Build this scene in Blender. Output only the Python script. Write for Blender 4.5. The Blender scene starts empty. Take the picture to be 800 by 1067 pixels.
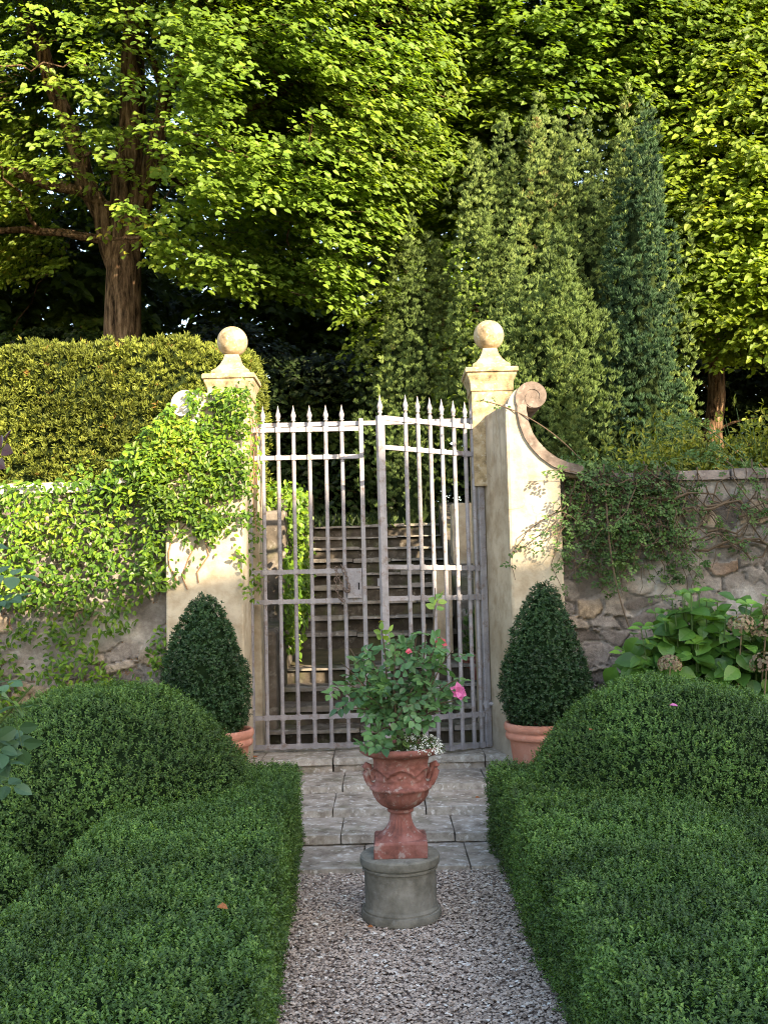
import bpy, math, random
import numpy as np
from mathutils import Vector
rng = np.random.default_rng(11)
random.seed(5)
scene = bpy.context.scene
COL = scene.collection
A = np.array
def R(*a): return rng.uniform(*a)
def unit(v):
    v = np.asarray(v, float)
    return v / np.maximum(np.linalg.norm(v, axis=-1, keepdims=True), 1e-9)

# ------------------------------------------------------------------ noise
_T = np.random.default_rng(3).random((32, 32, 32))
def noise3(P, s=1.0):
    P = np.asarray(P, float) * s + 100.37
    i = np.floor(P).astype(int); f = P - i; f = f * f * (3 - 2 * f)
    out = 0
    for a in (0, 1):
        for b in (0, 1):
            for c in (0, 1):
                w = (f[..., 0] if a else 1 - f[..., 0]) * (f[..., 1] if b else 1 - f[..., 1]) * (f[..., 2] if c else 1 - f[..., 2])
                out = out + w * _T[(i[..., 0] + a) % 32, (i[..., 1] + b) % 32, (i[..., 2] + c) % 32]
    return out
def fbm(P, s=1.0, o=3):
    t = 0; w = 1; tot = 0
    for k in range(o):
        t = t + w * noise3(np.asarray(P) + k * 7.3, s * 2 ** k); tot += w; w *= .5
    return t / tot

# ------------------------------------------------------------------ geometry accumulator
class Geo:
    def __init__(s): s.V = []; s.F = []; s.n = 0
    def add(s, V, F, mi=0, rnd=None):
        V = np.asarray(V, float).reshape(-1, 3); F = np.asarray(F, int)
        if rnd is None: rnd = np.full(len(F), .5)
        s.V.append(V); s.F.append((F + s.n, np.full(len(F), mi), np.broadcast_to(rnd, (len(F),)))); s.n += len(V)
        return s
    def box(s, x0, x1, y0, y1, z0, z1, mi=0, M=None):
        V = A([[x, y, z] for z in (z0, z1) for y in (y0, y1) for x in (x0, x1)], float)
        if M is not None: V = M(V)
        return s.add(V, [[0, 2, 3, 1], [4, 5, 7, 6], [0, 1, 5, 4], [2, 6, 7, 3], [0, 4, 6, 2], [1, 3, 7, 5]], mi)
    def tube(s, pts, rad, n=6, mi=0, cap=True, rnd=.5):
        pts = np.asarray(pts, float); m = len(pts); rad = np.broadcast_to(rad, (m,))
        t = unit(np.gradient(pts, axis=0))
        ref = A([0, 0, 1.]) if abs(t[0][2]) < .9 else A([1., 0, 0])
        u = unit(np.cross(t, ref)); v = np.cross(t, u)
        a = np.arange(n) * 2 * math.pi / n
        V = pts[:, None] + rad[:, None, None] * (np.cos(a)[None, :, None] * u[:, None] + np.sin(a)[None, :, None] * v[:, None])
        F = [[i * n + j, i * n + (j + 1) % n, (i + 1) * n + (j + 1) % n, (i + 1) * n + j] for i in range(m - 1) for j in range(n)]
        s.add(V, F, mi, rnd)
        if cap:
            for i, o in ((0, 1), (m - 1, -1)):
                s.add(np.vstack([V[i], pts[i]]), [[n, (j + 1) % n, j][::o] for j in range(n)], mi, rnd)
        return s
    def lathe(s, prof, cen, n=40, mi=0, mod=None, lean=0.):
        prof = A(prof, float); m = len(prof); a = np.arange(n) * 2 * math.pi / n
        r = np.repeat(prof[:, :1], n, 1)
        if mod is not None: r = mod(r, np.repeat(prof[:, 1:2], n, 1), np.repeat(a[None], m, 0))
        V = np.stack([r * np.cos(a), r * np.sin(a), np.repeat(prof[:, 1:2], n, 1)], -1)
        if lean: V[..., 0] += V[..., 2] * lean
        V = V + A(cen)
        F = [[i * n + j, i * n + (j + 1) % n, (i + 1) * n + (j + 1) % n, (i + 1) * n + j] for i in range(m - 1) for j in range(n)]
        return s.add(V, F, mi)
    def prism(s, poly, y0, y1, mi=0, axis='y'):
        """outline in XZ extruded along Y (or in XY extruded along Z)"""
        n = len(poly)
        if axis == 'y': V = [[x, y0, z] for x, z in poly] + [[x, y1, z] for x, z in poly]
        else: V = [[x, y, y0] for x, y in poly] + [[x, y, y1] for x, y in poly]
        b = s.n; s.add(V, [[i, (i + 1) % n, n + (i + 1) % n, n + i] for i in range(n)], mi)
        s.ng = getattr(s, 'ng', []); s.ng += [(list(range(b, b + n))[::-1], mi), (list(range(b + n, b + 2 * n)), mi)]
        return s
    def build(s, name, mats, parent=None, loc=(0, 0, 0), smooth=False, fix=False, sharp=None):
        V = np.vstack(s.V); o = A(loc, float)
        if parent is not None: o = A(parent['_o'], float)
        V = V - o
        me = bpy.data.meshes.new(name)
        ng = getattr(s, 'ng', [])
        tot = [np.full(len(F), F.shape[1]) for F, _, _ in s.F] + [A([len(f)]) for f, _ in ng]
        lv = [F.ravel() for F, _, _ in s.F] + [A(f) for f, _ in ng]
        mi = [m for _, m, _ in s.F] + [A([m]) for _, m in ng]
        rn = [r for _, _, r in s.F] + [A([.5]) for _ in ng]
        tot = np.concatenate(tot); lv = np.concatenate(lv); mi = np.concatenate(mi); rn = np.concatenate(rn)
        me.vertices.add(len(V)); me.vertices.foreach_set('co', V.astype(np.float32).ravel())
        me.loops.add(len(lv)); me.loops.foreach_set('vertex_index', lv.astype(np.int32))
        me.polygons.add(len(tot))
        me.polygons.foreach_set('loop_start', (np.cumsum(tot) - tot).astype(np.int32))
        me.polygons.foreach_set('material_index', mi.astype(np.int32))
        me.polygons.foreach_set('use_smooth', np.full(len(tot), smooth))
        me.update(calc_edges=True)
        at = me.attributes.new('rnd', 'FLOAT', 'FACE'); at.data.foreach_set('value', rn.astype(np.float32))
        if fix:
            import bmesh
            bm = bmesh.new(); bm.from_mesh(me); bmesh.ops.recalc_face_normals(bm, faces=bm.faces); bm.to_mesh(me); bm.free()
        me.validate()
        if sharp: me.set_sharp_from_angle(angle=math.radians(sharp))
        for m in (mats if isinstance(mats, (list, tuple)) else [mats]): me.materials.append(m)
        ob = bpy.data.objects.new(name, me); COL.objects.link(ob)
        ob['_o'] = [float(c) for c in o]
        if parent is not None: ob.parent = parent
        else: ob.location = loc
        return ob
def bevel(ob, w, seg=2):
    m = ob.modifiers.new('bevel', 'BEVEL'); m.width = w; m.segments = seg; m.limit_method = 'ANGLE'; m.angle_limit = math.radians(40); return ob
def tag(o, label, cat, group=None, kind=None):
    o['label'] = label; o['category'] = cat
    if group: o['group'] = group
    if kind: o['kind'] = kind
    return o
def thing(name, label, cat, loc, group=None):
    o = bpy.data.objects.new(name, None); COL.objects.link(o); o.location = loc; o.empty_display_size = .1
    o['_o'] = [float(c) for c in loc]
    return tag(o, label, cat, group)
def struct(o): o['kind'] = 'structure'; return o

# ------------------------------------------------------------------ materials
def new_mat(name):
    m = bpy.data.materials.new(name); m.use_nodes = True; nt = m.node_tree; nt.nodes.clear()
    return m, nt, nt.nodes, nt.links
def nd(nt, t, **kw):
    n = nt.nodes.new(t)
    for k, v in kw.items():
        if k in n.inputs: n.inputs[k].default_value = v
        else: setattr(n, k, v)
    return n
def ramp(nt, stops, src=None):
    n = nt.nodes.new('ShaderNodeValToRGB'); e = n.color_ramp.elements
    while len(e) < len(stops): e.new(.5)
    for el, (p, c) in zip(e, stops): el.position = p; el.color = (*c, 1) if len(c) == 3 else c
    if src is not None: nt.links.new(src, n.inputs[0])
    return n
def mixc(nt, fac, a, b, mode='MIX'):
    n = nt.nodes.new('ShaderNodeMix'); n.data_type = 'RGBA'; n.blend_type = mode
    for i, v in ((0, fac), (6, a), (7, b)):
        if hasattr(v, 'is_linked') or hasattr(v, 'node'): nt.links.new(v, n.inputs[i])
        else: n.inputs[i].default_value = v if i == 0 else ((*v, 1) if len(v) == 3 else v)
    return n.outputs[2]
def objco(nt): return nd(nt, 'ShaderNodeTexCoord').outputs['Object']
def nz(nt, scale, detail=4, rough=.6, co=None):
    n = nd(nt, 'ShaderNodeTexNoise', Scale=scale, Detail=detail, Roughness=rough)
    nt.links.new(co if co is not None else objco(nt), n.inputs['Vector']); return n.outputs[0]
def bump(nt, h, strength=.5, dist=.01, prev=None):
    b = nd(nt, 'ShaderNodeBump', Strength=strength, Distance=dist); nt.links.new(h, b.inputs['Height'])
    if prev is not None: nt.links.new(prev, b.inputs['Normal'])
    return b.outputs[0]
def finish(nt, col, rough=.8, normal=None, spec=.3, metal=0):
    p = nd(nt, 'ShaderNodeBsdfPrincipled'); o = nd(nt, 'ShaderNodeOutputMaterial')
    if hasattr(col, 'node'): nt.links.new(col, p.inputs['Base Color'])
    else: p.inputs['Base Color'].default_value = (*col, 1)
    if hasattr(rough, 'node'): nt.links.new(rough, p.inputs['Roughness'])
    else: p.inputs['Roughness'].default_value = rough
    p.inputs['Specular IOR Level'].default_value = spec; p.inputs['Metallic'].default_value = metal
    if normal is not None: nt.links.new(normal, p.inputs['Normal'])
    nt.links.new(p.outputs[0], o.inputs[0]); return p
def leaf_mat(name, stops, trans=.3, tcol=(1.3, 1.25, .5), rough=.5, spec=.3, nscale=1.2, namp=.35):
    m, nt, N, L = new_mat(name)
    at = nd(nt, 'ShaderNodeAttribute', attribute_name='rnd')
    c = ramp(nt, stops, at.outputs['Fac']).outputs[0]
    n = nz(nt, nscale, 2)
    v = ramp(nt, [(.3, (1 - namp,) * 3), (.7, (1 + namp,) * 3)], n).outputs[0]
    c = mixc(nt, 1., c, v, 'MULTIPLY')
    p = nd(nt, 'ShaderNodeBsdfPrincipled'); L.new(c, p.inputs['Base Color'])
    p.inputs['Roughness'].default_value = rough; p.inputs['Specular IOR Level'].default_value = spec
    o = nd(nt, 'ShaderNodeOutputMaterial')
    if trans > 0:
        t = nd(nt, 'ShaderNodeBsdfTranslucent'); L.new(mixc(nt, 1., c, tcol, 'MULTIPLY'), t.inputs[0])
        mx = nd(nt, 'ShaderNodeMixShader'); mx.inputs[0].default_value = trans
        L.new(p.outputs[0], mx.inputs[1]); L.new(t.outputs[0], mx.inputs[2]); L.new(mx.outputs[0], o.inputs[0])
    else: L.new(p.outputs[0], o.inputs[0])
    return m
def plain(name, c, rough=.8, spec=.3, metal=0, var=.15, nscale=8, b=.3, bs=40, bd=.004):
    m, nt, N, L = new_mat(name)
    n = nz(nt, nscale, 5)
    col = ramp(nt, [(.25, tuple(x * (1 - var) for x in c)), (.75, tuple(x * (1 + var) for x in c))], n).outputs[0]
    finish(nt, col, rough, bump(nt, nz(nt, bs, 4), b, bd), spec, metal); return m

box_stops = [(0, (.022, .052, .014)), (.45, (.065, .135, .030)), (.8, (.12, .22, .046)), (1, (.21, .31, .065))]
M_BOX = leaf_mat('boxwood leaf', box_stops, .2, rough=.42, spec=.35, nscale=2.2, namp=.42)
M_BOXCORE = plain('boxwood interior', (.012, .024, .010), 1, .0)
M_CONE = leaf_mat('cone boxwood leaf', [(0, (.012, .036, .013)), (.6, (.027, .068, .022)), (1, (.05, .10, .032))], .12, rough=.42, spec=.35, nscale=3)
M_LIND = leaf_mat('linden leaf', [(0, (.085, .155, .02)), (.5, (.165, .26, .036)), (.9, (.26, .345, .048)), (1, (.38, .34, .05))], .5, rough=.5, nscale=.5, namp=.3)
M_LIND2 = leaf_mat('yellow linden leaf', [(0, (.095, .165, .02)), (.5, (.19, .28, .036)), (1, (.31, .37, .048))], .5, rough=.5, nscale=.5)
M_DARKLEAF = leaf_mat('evergreen leaf', [(0, (.03, .06, .012)), (.6, (.07, .125, .022)), (1, (.14, .20, .03))], .35, rough=.5, nscale=.5)
M_SHADELEAF = leaf_mat('shade toned evergreen leaf', [(0, (.014, .026, .007)), (.6, (.03, .055, .012)), (1, (.07, .10, .018))], .15, rough=.5, nscale=.5)  # darkened copy of the evergreen leaf: shade above the stairs put into its colour
M_YEW = leaf_mat('yew needle', [(0, (.065, .105, .03)), (.5, (.135, .195, .052)), (.95, (.21, .27, .075)), (1, (.20, .15, .06))], .12, rough=.6, spec=.2, nscale=1.5, namp=.25)
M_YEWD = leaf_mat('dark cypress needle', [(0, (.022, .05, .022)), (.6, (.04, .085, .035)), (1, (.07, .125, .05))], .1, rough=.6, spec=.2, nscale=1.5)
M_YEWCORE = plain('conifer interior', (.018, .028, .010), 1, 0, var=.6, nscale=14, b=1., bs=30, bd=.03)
M_HEDGE = leaf_mat('clipped conifer leaf', [(0, (.06, .075, .014)), (.5, (.135, .165, .028)), (.9, (.21, .235, .04)), (1, (.21, .12, .035))], .15, rough=.6, spec=.2, nscale=1.5)
M_IVY = leaf_mat('ivy leaf', [(0, (.035, .085, .010)), (.5, (.10, .19, .016)), (.9, (.19, .28, .024)), (1, (.28, .27, .04))], .28, rough=.42, spec=.3, nscale=2)
M_VINE = leaf_mat('vine leaf', [(0, (.03, .07, .02)), (.6, (.06, .12, .03)), (1, (.12, .19, .05))], .25, rough=.5, nscale=3)
M_ROSE = leaf_mat('rose leaf', [(0, (.05, .13, .05)), (.6, (.11, .225, .08)), (.92, (.19, .32, .07)), (1, (.30, .42, .06))], .25, rough=.4, spec=.4, nscale=5)
M_ROSEB = leaf_mat('blue green rose leaf', [(0, (.06, .13, .07)), (.55, (.12, .21, .10)), (.85, (.22, .32, .06)), (1, (.34, .36, .06))], .25, rough=.4, spec=.4, nscale=6)
M_HYD = leaf_mat('hydrangea leaf', [(0, (.03, .085, .016)), (.6, (.08, .19, .03)), (1, (.17, .32, .045))], .25, rough=.4, spec=.4, nscale=4)
M_HYDF = leaf_mat('dried hydrangea petal', [(0, (.20, .12, .09)), (.5, (.32, .24, .16)), (1, (.34, .36, .18))], .3, rough=.7, nscale=8)
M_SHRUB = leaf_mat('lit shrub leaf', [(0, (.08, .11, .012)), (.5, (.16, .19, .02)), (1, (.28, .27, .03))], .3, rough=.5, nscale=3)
M_PINK = leaf_mat('pink petal', [(0, (.62, .12, .34)), (1, (.80, .25, .50))], .3, (1, .6, .8), nscale=8, namp=.15)
M_RED = leaf_mat('coral petal', [(0, (.65, .10, .14)), (1, (.80, .20, .25))], .3, (1, .6, .6), nscale=8, namp=.15)
M_WHITE = leaf_mat('white petal', [(0, (.6, .62, .55)), (1, (.82, .82, .8))], .2, (1, 1, 1), nscale=8, namp=.1)
M_DRYLEAF = leaf_mat('dry leaf', [(0, (.28, .09, .03)), (1, (.45, .17, .06))], .2, (1, .8, .5), nscale=8)
M_TWIG = plain('twig', (.10, .07, .045), .9)
M_GTWIG = plain('green twig', (.08, .13, .04), .7)
M_DEADIVY = plain('dead ivy twig', (.20, .11, .06), .9)

def bark_mat():
    m, nt, N, L = new_mat('bark')
    mp = nd(nt, 'ShaderNodeMapping'); mp.inputs['Scale'].default_value = (9, 9, 1.6); L.new(objco(nt), mp.inputs[0])
    n = nz(nt, 1.6, 6, .7, mp.outputs[0])
    c = ramp(nt, [(.38, (.018, .011, .006)), (.52, (.14, .085, .048)), (.68, (.32, .21, .13))], n).outputs[0]
    finish(nt, c, .95, bump(nt, n, 1., .09), .1); return m
M_BARK = bark_mat()

def stucco_mat():
    m, nt, N, L = new_mat('aged lime stucco')
    big = nz(nt, 1.3, 5, .6); mid = nz(nt, 6, 6, .65)
    c = ramp(nt, [(.25, (.34, .27, .18)), (.5, (.46, .39, .29)), (.75, (.55, .49, .39))], big).outputs[0]
    c2 = ramp(nt, [(.32, (.66, .60, .52)), (.55, (1, 1, 1)), (.75, (1.12, 1.1, 1.06))], mid).outputs[0]
    c = mixc(nt, 1., c, c2, 'MULTIPLY')
    # vertical weather streaks starting at the top
    mp = nd(nt, 'ShaderNodeMapping'); mp.inputs['Scale'].default_value = (14, 14, .8); L.new(objco(nt), mp.inputs[0])
    st = nz(nt, 1.2, 4, .6, mp.outputs[0])
    sx = nd(nt, 'ShaderNodeSeparateXYZ'); L.new(objco(nt), sx.inputs[0])
    mr = nd(nt, 'ShaderNodeMapRange'); mr.inputs[1].default_value = 1.9; mr.inputs[2].default_value = 3.0; L.new(sx.outputs[2], mr.inputs[0])
    ml = nd(nt, 'ShaderNodeMath', operation='MULTIPLY'); L.new(mr.outputs[0], ml.inputs[0])
    rs = ramp(nt, [(.42, (0, 0, 0)), (.62, (1, 1, 1))], st); L.new(rs.outputs[0], ml.inputs[1])
    m2 = nd(nt, 'ShaderNodeMath', operation='MULTIPLY'); L.new(ml.outputs[0], m2.inputs[0]); m2.inputs[1].default_value = .75
    c = mixc(nt, m2.outputs[0], c, (.20, .17, .14))
    cv = nd(nt, 'ShaderNodeTexVoronoi', feature='DISTANCE_TO_EDGE', Scale=2.2)
    wv = nd(nt, 'ShaderNodeTexNoise', Scale=5., Detail=5.); L.new(objco(nt), wv.inputs['Vector'])
    L.new(mixc(nt, .22, objco(nt), wv.outputs[1], 'ADD'), cv.inputs['Vector'])
    ck = ramp(nt, [(0, (1, 1, 1)), (.012, (0, 0, 0))], cv.outputs[0]).outputs[0]
    gate_ = ramp(nt, [(.5, (0, 0, 0)), (.6, (1, 1, 1))], nz(nt, 1.7, 3)).outputs[0]
    ckm = nd(nt, 'ShaderNodeMath', operation='MULTIPLY'); L.new(ck, ckm.inputs[0]); L.new(gate_, ckm.inputs[1])
    ckf = nd(nt, 'ShaderNodeMath', operation='MULTIPLY'); L.new(ckm.outputs[0], ckf.inputs[0]); ckf.inputs[1].default_value = .6
    c = mixc(nt, ckf.outputs[0], c, (.14, .11, .085))
    # greyer and darker towards the foot
    mr2 = nd(nt, 'ShaderNodeMapRange'); mr2.inputs[1].default_value = .75; mr2.inputs[2].default_value = .25; L.new(sx.outputs[2], mr2.inputs[0])
    m3 = nd(nt, 'ShaderNodeMath', operation='MULTIPLY'); L.new(mr2.outputs[0], m3.inputs[0]); m3.inputs[1].default_value = .5
    c = mixc(nt, m3.outputs[0], c, (.30, .27, .24))
    h = nz(nt, 35, 6, .7)
    finish(nt, c, .95, bump(nt, mid, .4, .02, bump(nt, h, .35, .004)), .1); return m
M_STUCCO = stucco_mat()

def stone_mat(name, lo, mid, hi, scale=7, lichen=(.5, .5, .46), lf=.35, bd=.01, moss=0):
    m, nt, N, L = new_mat(name)
    a = nz(nt, scale, 6, .65)
    c = ramp(nt, [(.28, lo), (.5, mid), (.74, hi)], a).outputs[0]
    l = ramp(nt, [(.56, (0, 0, 0)), (.66, (1, 1, 1))], nz(nt, scale * 2.3, 5, .6)).outputs[0]
    f = nd(nt, 'ShaderNodeMath', operation='MULTIPLY'); L.new(l, f.inputs[0]); f.inputs[1].default_value = lf
    c = mixc(nt, f.outputs[0], c, lichen)
    if moss:
        g = ramp(nt, [(.52, (0, 0, 0)), (.68, (1, 1, 1))], nz(nt, scale * .45, 4, .6)).outputs[0]
        f2 = nd(nt, 'ShaderNodeMath', operation='MULTIPLY'); L.new(g, f2.inputs[0]); f2.inputs[1].default_value = moss
        c = mixc(nt, f2.outputs[0], c, (.07, .085, .025))
    finish(nt, c, .93, bump(nt, a, .5, bd, bump(nt, nz(nt, 60, 5, .7), .5, .004)), .15); return m
M_SAND = stone_mat('weathered sandstone', (.10, .075, .045), (.33, .25, .145), (.47, .385, .26), 13, (.52, .48, .40), .55)
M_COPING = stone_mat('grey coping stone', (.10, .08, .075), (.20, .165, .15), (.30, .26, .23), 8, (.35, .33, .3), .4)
M_SCROLL = stone_mat('brown scroll band', (.07, .055, .045), (.155, .12, .10), (.27, .215, .18), 9, (.36, .32, .28), .35)
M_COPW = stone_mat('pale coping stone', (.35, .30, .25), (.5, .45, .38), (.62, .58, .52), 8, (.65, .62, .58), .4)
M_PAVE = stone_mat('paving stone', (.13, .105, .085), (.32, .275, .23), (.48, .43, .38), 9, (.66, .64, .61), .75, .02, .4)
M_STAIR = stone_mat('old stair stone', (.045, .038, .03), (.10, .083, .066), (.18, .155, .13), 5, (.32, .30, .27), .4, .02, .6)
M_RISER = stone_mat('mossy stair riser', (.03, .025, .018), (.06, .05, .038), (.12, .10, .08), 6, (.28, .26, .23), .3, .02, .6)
M_EDGE = stone_mat('lichened paving edge', (.16, .135, .11), (.34, .31, .27), (.52, .49, .45), 14, (.70, .69, .67), .7, .012)
M_NOSE = stone_mat('lichened step edge', (.10, .088, .072), (.21, .185, .16), (.34, .31, .28), 6, (.50, .48, .45), .5, .015, .35)
M_DRUM = stone_mat('grey green pedestal stone', (.10, .095, .078), (.195, .185, .155), (.30, .285, .245), 10, (.34, .33, .30), .35, .008)
M_PIER = stone_mat('ochre plaster stone', (.30, .22, .14), (.45, .35, .24), (.58, .48, .35), 5, (.6, .55, .45), .4)
M_TERRA = stone_mat('old terracotta', (.085, .042, .036), (.235, .092, .075), (.33, .165, .145), 12, (.34, .28, .26), .75, .008)
M_POT = stone_mat('smooth terracotta', (.36, .15, .10), (.48, .21, .145), (.56, .27, .195), 6, (.55, .38, .30), .35, .004)
M_SOIL = stone_mat('soil', (.035, .026, .018), (.07, .052, .036), (.11, .085, .06), 12, (.13, .10, .07), .4, .02, .3)
M_BANK = stone_mat('leaf litter bank', (.03, .026, .014), (.06, .05, .026), (.11, .085, .045), 3, (.12, .09, .05), .4, .03, .6)
M_HOUSE = stone_mat('villa plaster', (.45, .38, .28), (.55, .47, .36), (.6, .53, .42), 1, (.6, .55, .45), .2)
M_ROOF = stone_mat('roof tile', (.25, .12, .08), (.33, .17, .11), (.4, .22, .15), 4)
M_IRON = None
def iron_mat():
    m, nt, N, L = new_mat('weathered grey gate paint')
    a = nz(nt, 9, 5, .65)
    c = ramp(nt, [(.3, (.19, .18, .19)), (.55, (.28, .268, .285)), (.8, (.36, .345, .355))], a).outputs[0]
    rust = ramp(nt, [(.52, (0, 0, 0)), (.62, (1, 1, 1))], nz(nt, 13, 7, .8)).outputs[0]
    f = nd(nt, 'ShaderNodeMath', operation='MULTIPLY'); L.new(rust, f.inputs[0]); f.inputs[1].default_value = .7
    c = mixc(nt, f.outputs[0], c, (.15, .095, .07))
    finish(nt, c, .55, bump(nt, nz(nt, 50, 4), .3, .002), .4); return m
M_IRON = iron_mat()
M_CHAIN = plain('rusty chain', (.16, .12, .10), .6, .5, .4)
M_DARK = plain('dark keyhole', (.01, .01, .01), .9)

def rubble_mat():
    m, nt, N, L = new_mat('rubble stone and mortar')
    cr = nd(nt, 'ShaderNodeAttribute', attribute_name='cellr').outputs['Fac']
    mo = nd(nt, 'ShaderNodeAttribute', attribute_name='mort').outputs['Fac']
    c = ramp(nt, [(0, (.15, .13, .12)), (.3, (.25, .225, .21)), (.6, (.33, .30, .28)), (.8, (.39, .345, .30)), (.95, (.35, .27, .19)), (1, (.27, .13, .09))], cr).outputs[0]
    n = nz(nt, 22, 8, .75)
    c = mixc(nt, 1., c, ramp(nt, [(.36, (.45, .43, .41)), (.7, (1.25, 1.22, 1.18))], n).outputs[0], 'MULTIPLY')
    mc = ramp(nt, [(.3, (.09, .078, .068)), (.46, (.22, .195, .175)), (.62, (.44, .415, .38))], nz(nt, 3.5, 7, .7)).outputs[0]
    c = mixc(nt, mo, c, mc)
    d = ramp(nt, [(.5, (0, 0, 0)), (.65, (1, 1, 1))], nz(nt, 2.2, 5, .65)).outputs[0]
    f = nd(nt, 'ShaderNodeMath', operation='MULTIPLY'); L.new(d, f.inputs[0]); f.inputs[1].default_value = .55
    c = mixc(nt, f.outputs[0], c, (.115, .095, .08))
    finish(nt, c, .95, bump(nt, n, .6, .02, bump(nt, nz(nt, 45, 5, .7), .5, .005)), .1); return m
M_RUBBLE = rubble_mat()
def gravel_mat():
    m, nt, N, L = new_mat('gravel stones')
    at = nd(nt, 'ShaderNodeAttribute', attribute_name='rnd').outputs['Fac']
    c = ramp(nt, [(0, (.18, .135, .11)), (.25, (.36, .285, .235)), (.5, (.51, .42, .355)), (.7, (.58, .47, .395)), (.85, (.67, .61, .54)), (1, (.82, .79, .74))], at).outputs[0]
    finish(nt, mixc(nt, 1., c, ramp(nt, [(.3, (.8,) * 3), (.7, (1.1,) * 3)], nz(nt, 60, 3)).outputs[0], 'MULTIPLY'), .85, None, .25); return m
M_GRAVEL = gravel_mat()
M_GRAVBASE = stone_mat('gravel bed', (.14, .105, .085), (.26, .20, .17), (.38, .31, .27), 55, (.4, .36, .34), .5, .01)

# ------------------------------------------------------------------ leaves
def leaves(G, P, D, N, L, W, rnd, mi=0, kind='d', fold=.3, curl=.12):
    P = np.asarray(P, float); n = len(P)
    D = unit(np.broadcast_to(D, (n, 3))); N = np.broadcast_to(N, (n, 3))
    S = unit(np.cross(N, D)); N2 = np.cross(D, S)
    L = np.broadcast_to(L, (n,))[:, None]; W = np.broadcast_to(W, (n,))[:, None]
    rnd = np.broadcast_to(rnd, (n,)); b = np.arange(n)
    if kind == 'd':
        V = np.stack([P, P + D * L * .5 - S * W * .5 + N2 * fold * W * .5, P + D * L - N2 * curl * L, P + D * L * .5 + S * W * .5 + N2 * fold * W * .5], 1)
        F = np.concatenate([np.stack([b * 4, b * 4 + 1, b * 4 + 2], 1), np.stack([b * 4, b * 4 + 2, b * 4 + 3], 1)])
        G.add(V, F, mi, np.tile(rnd, 2))
    elif kind == 'r':
        ts = (.0, .14, .34, .58, .8, 1.); ws = (0, .30, .5, .46, .27, 0); m = len(ts); vs = []
        for t_ in ts: vs.append(P + D * L * t_ - N2 * curl * L * t_ ** 2)
        for sg in (-1, 1):
            for t_, w_ in zip(ts[1:-1], ws[1:-1]): vs.append(P + D * L * t_ - N2 * curl * L * t_ ** 2 + S * sg * W * w_ + N2 * fold * W * w_)
        V = np.stack(vs, 1); k = m - 2; nv = m + 2 * k; F3 = []; F4 = []
        for q, sg in enumerate((-1, 1)):
            o = m + q * k
            def f_(*a): return list(a) if sg < 0 else list(a)[::-1]
            F3.append(f_(0, o, 1)); F3.append(f_(m - 2, o + k - 1, m - 1))
            for i in range(k - 1): F4.append(f_(1 + i, o + i, o + i + 1, 2 + i))
        F3 = (A(F3)[None] + (b * nv)[:, None, None]).reshape(-1, 3); F4 = (A(F4)[None] + (b * nv)[:, None, None]).reshape(-1, 4)
        base_n = G.n; G.add(V, F3, mi, np.repeat(rnd, 4)); G.F.append((F4 + base_n, np.full(len(F4), mi), np.repeat(rnd, 2 * (k - 1))))
    else:
        up = N2 * fold * W * .5; d = -N2 * curl * L
        wide = (.28, .5) if kind == 'h' else (.33, .5)
        V = np.stack([P, P + D * L * wide[0] - S * W * wide[1] + up, P + D * L * .7 - S * W * .36 + up * .7 + d * .4, P + D * L + d,
                      P + D * L * .7 + S * W * .36 + up * .7 + d * .4, P + D * L * wide[0] + S * W * wide[1] + up], 1)
        F = np.concatenate([np.stack([b * 6, b * 6 + 1, b * 6 + 2, b * 6 + 3], 1), np.stack([b * 6, b * 6 + 3, b * 6 + 4, b * 6 + 5], 1)])
        G.add(V, F, mi, np.tile(rnd, 2))
def rv(n): return unit(rng.normal(size=(n, 3)))
def sample(V, T, n):
    V = np.asarray(V); T = np.asarray(T)
    a, b, c = V[T[:, 0]], V[T[:, 1]], V[T[:, 2]]
    cr = np.cross(b - a, c - a); ar = np.linalg.norm(cr, axis=1)
    i = rng.choice(len(T), n, p=ar / ar.sum()); u = rng.random((n, 1)); v = rng.random((n, 1)); f = u + v > 1
    u = np.where(f, 1 - u, u); v = np.where(f, 1 - v, v)
    return a[i] + u * (b - a)[i] + v * (c - a)[i], unit(cr)[i]
def tri(F): F = np.asarray(F); return np.vstack([F[:, [0, 1, 2]], F[:, [0, 2, 3]]])
def area(V, T): return np.linalg.norm(np.cross(V[T[:, 1]] - V[T[:, 0]], V[T[:, 2]] - V[T[:, 0]]), axis=1).sum() / 2
def grid_faces(nu, nv, wrap=False):
    m = nu if wrap else nu - 1
    return A([[i * nv + j, ((i + 1) % nu) * nv + j, ((i + 1) % nu) * nv + j + 1, i * nv + j + 1] for i in range(m) for j in range(nv - 1)])
def sprigs(G, P, N, k=6, s=.034, L=.0150, W=.0090, up=.45, mi=0, tip=.25, spread=.9):
    """little shoots: k leaves set spirally on a short axis"""
    n = len(P)
    ax = unit(N * .8 + A([0, 0, up]) + rv(n) * .55)
    r0 = rng.random(n) * .75 + .25 * fbm(P, 3., 2)
    e1 = unit(np.cross(ax, rv(n))); e2 = np.cross(ax, e1)
    for j in range(k):
        t = (j + .5) / k; a = j * 2.4 + R(0, 6.28, n)
        rad = e1 * np.cos(a)[:, None] + e2 * np.sin(a)[:, None]
        D = unit(ax * (.35 + .5 * t) + rad * spread)
        Nn = unit(ax * 1.0 - rad * .3 + rv(n) * .2)
        sc = R(.75, 1.2, n) * (1.1 - .35 * t)
        leaves(G, P + ax * (s * t)[..., None] if np.ndim(s) else P + ax * s * t, D, Nn, L * sc, W * sc, np.clip(r0 * .75 + tip * t + R(-.12, .12, n), 0, 1), mi)

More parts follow.
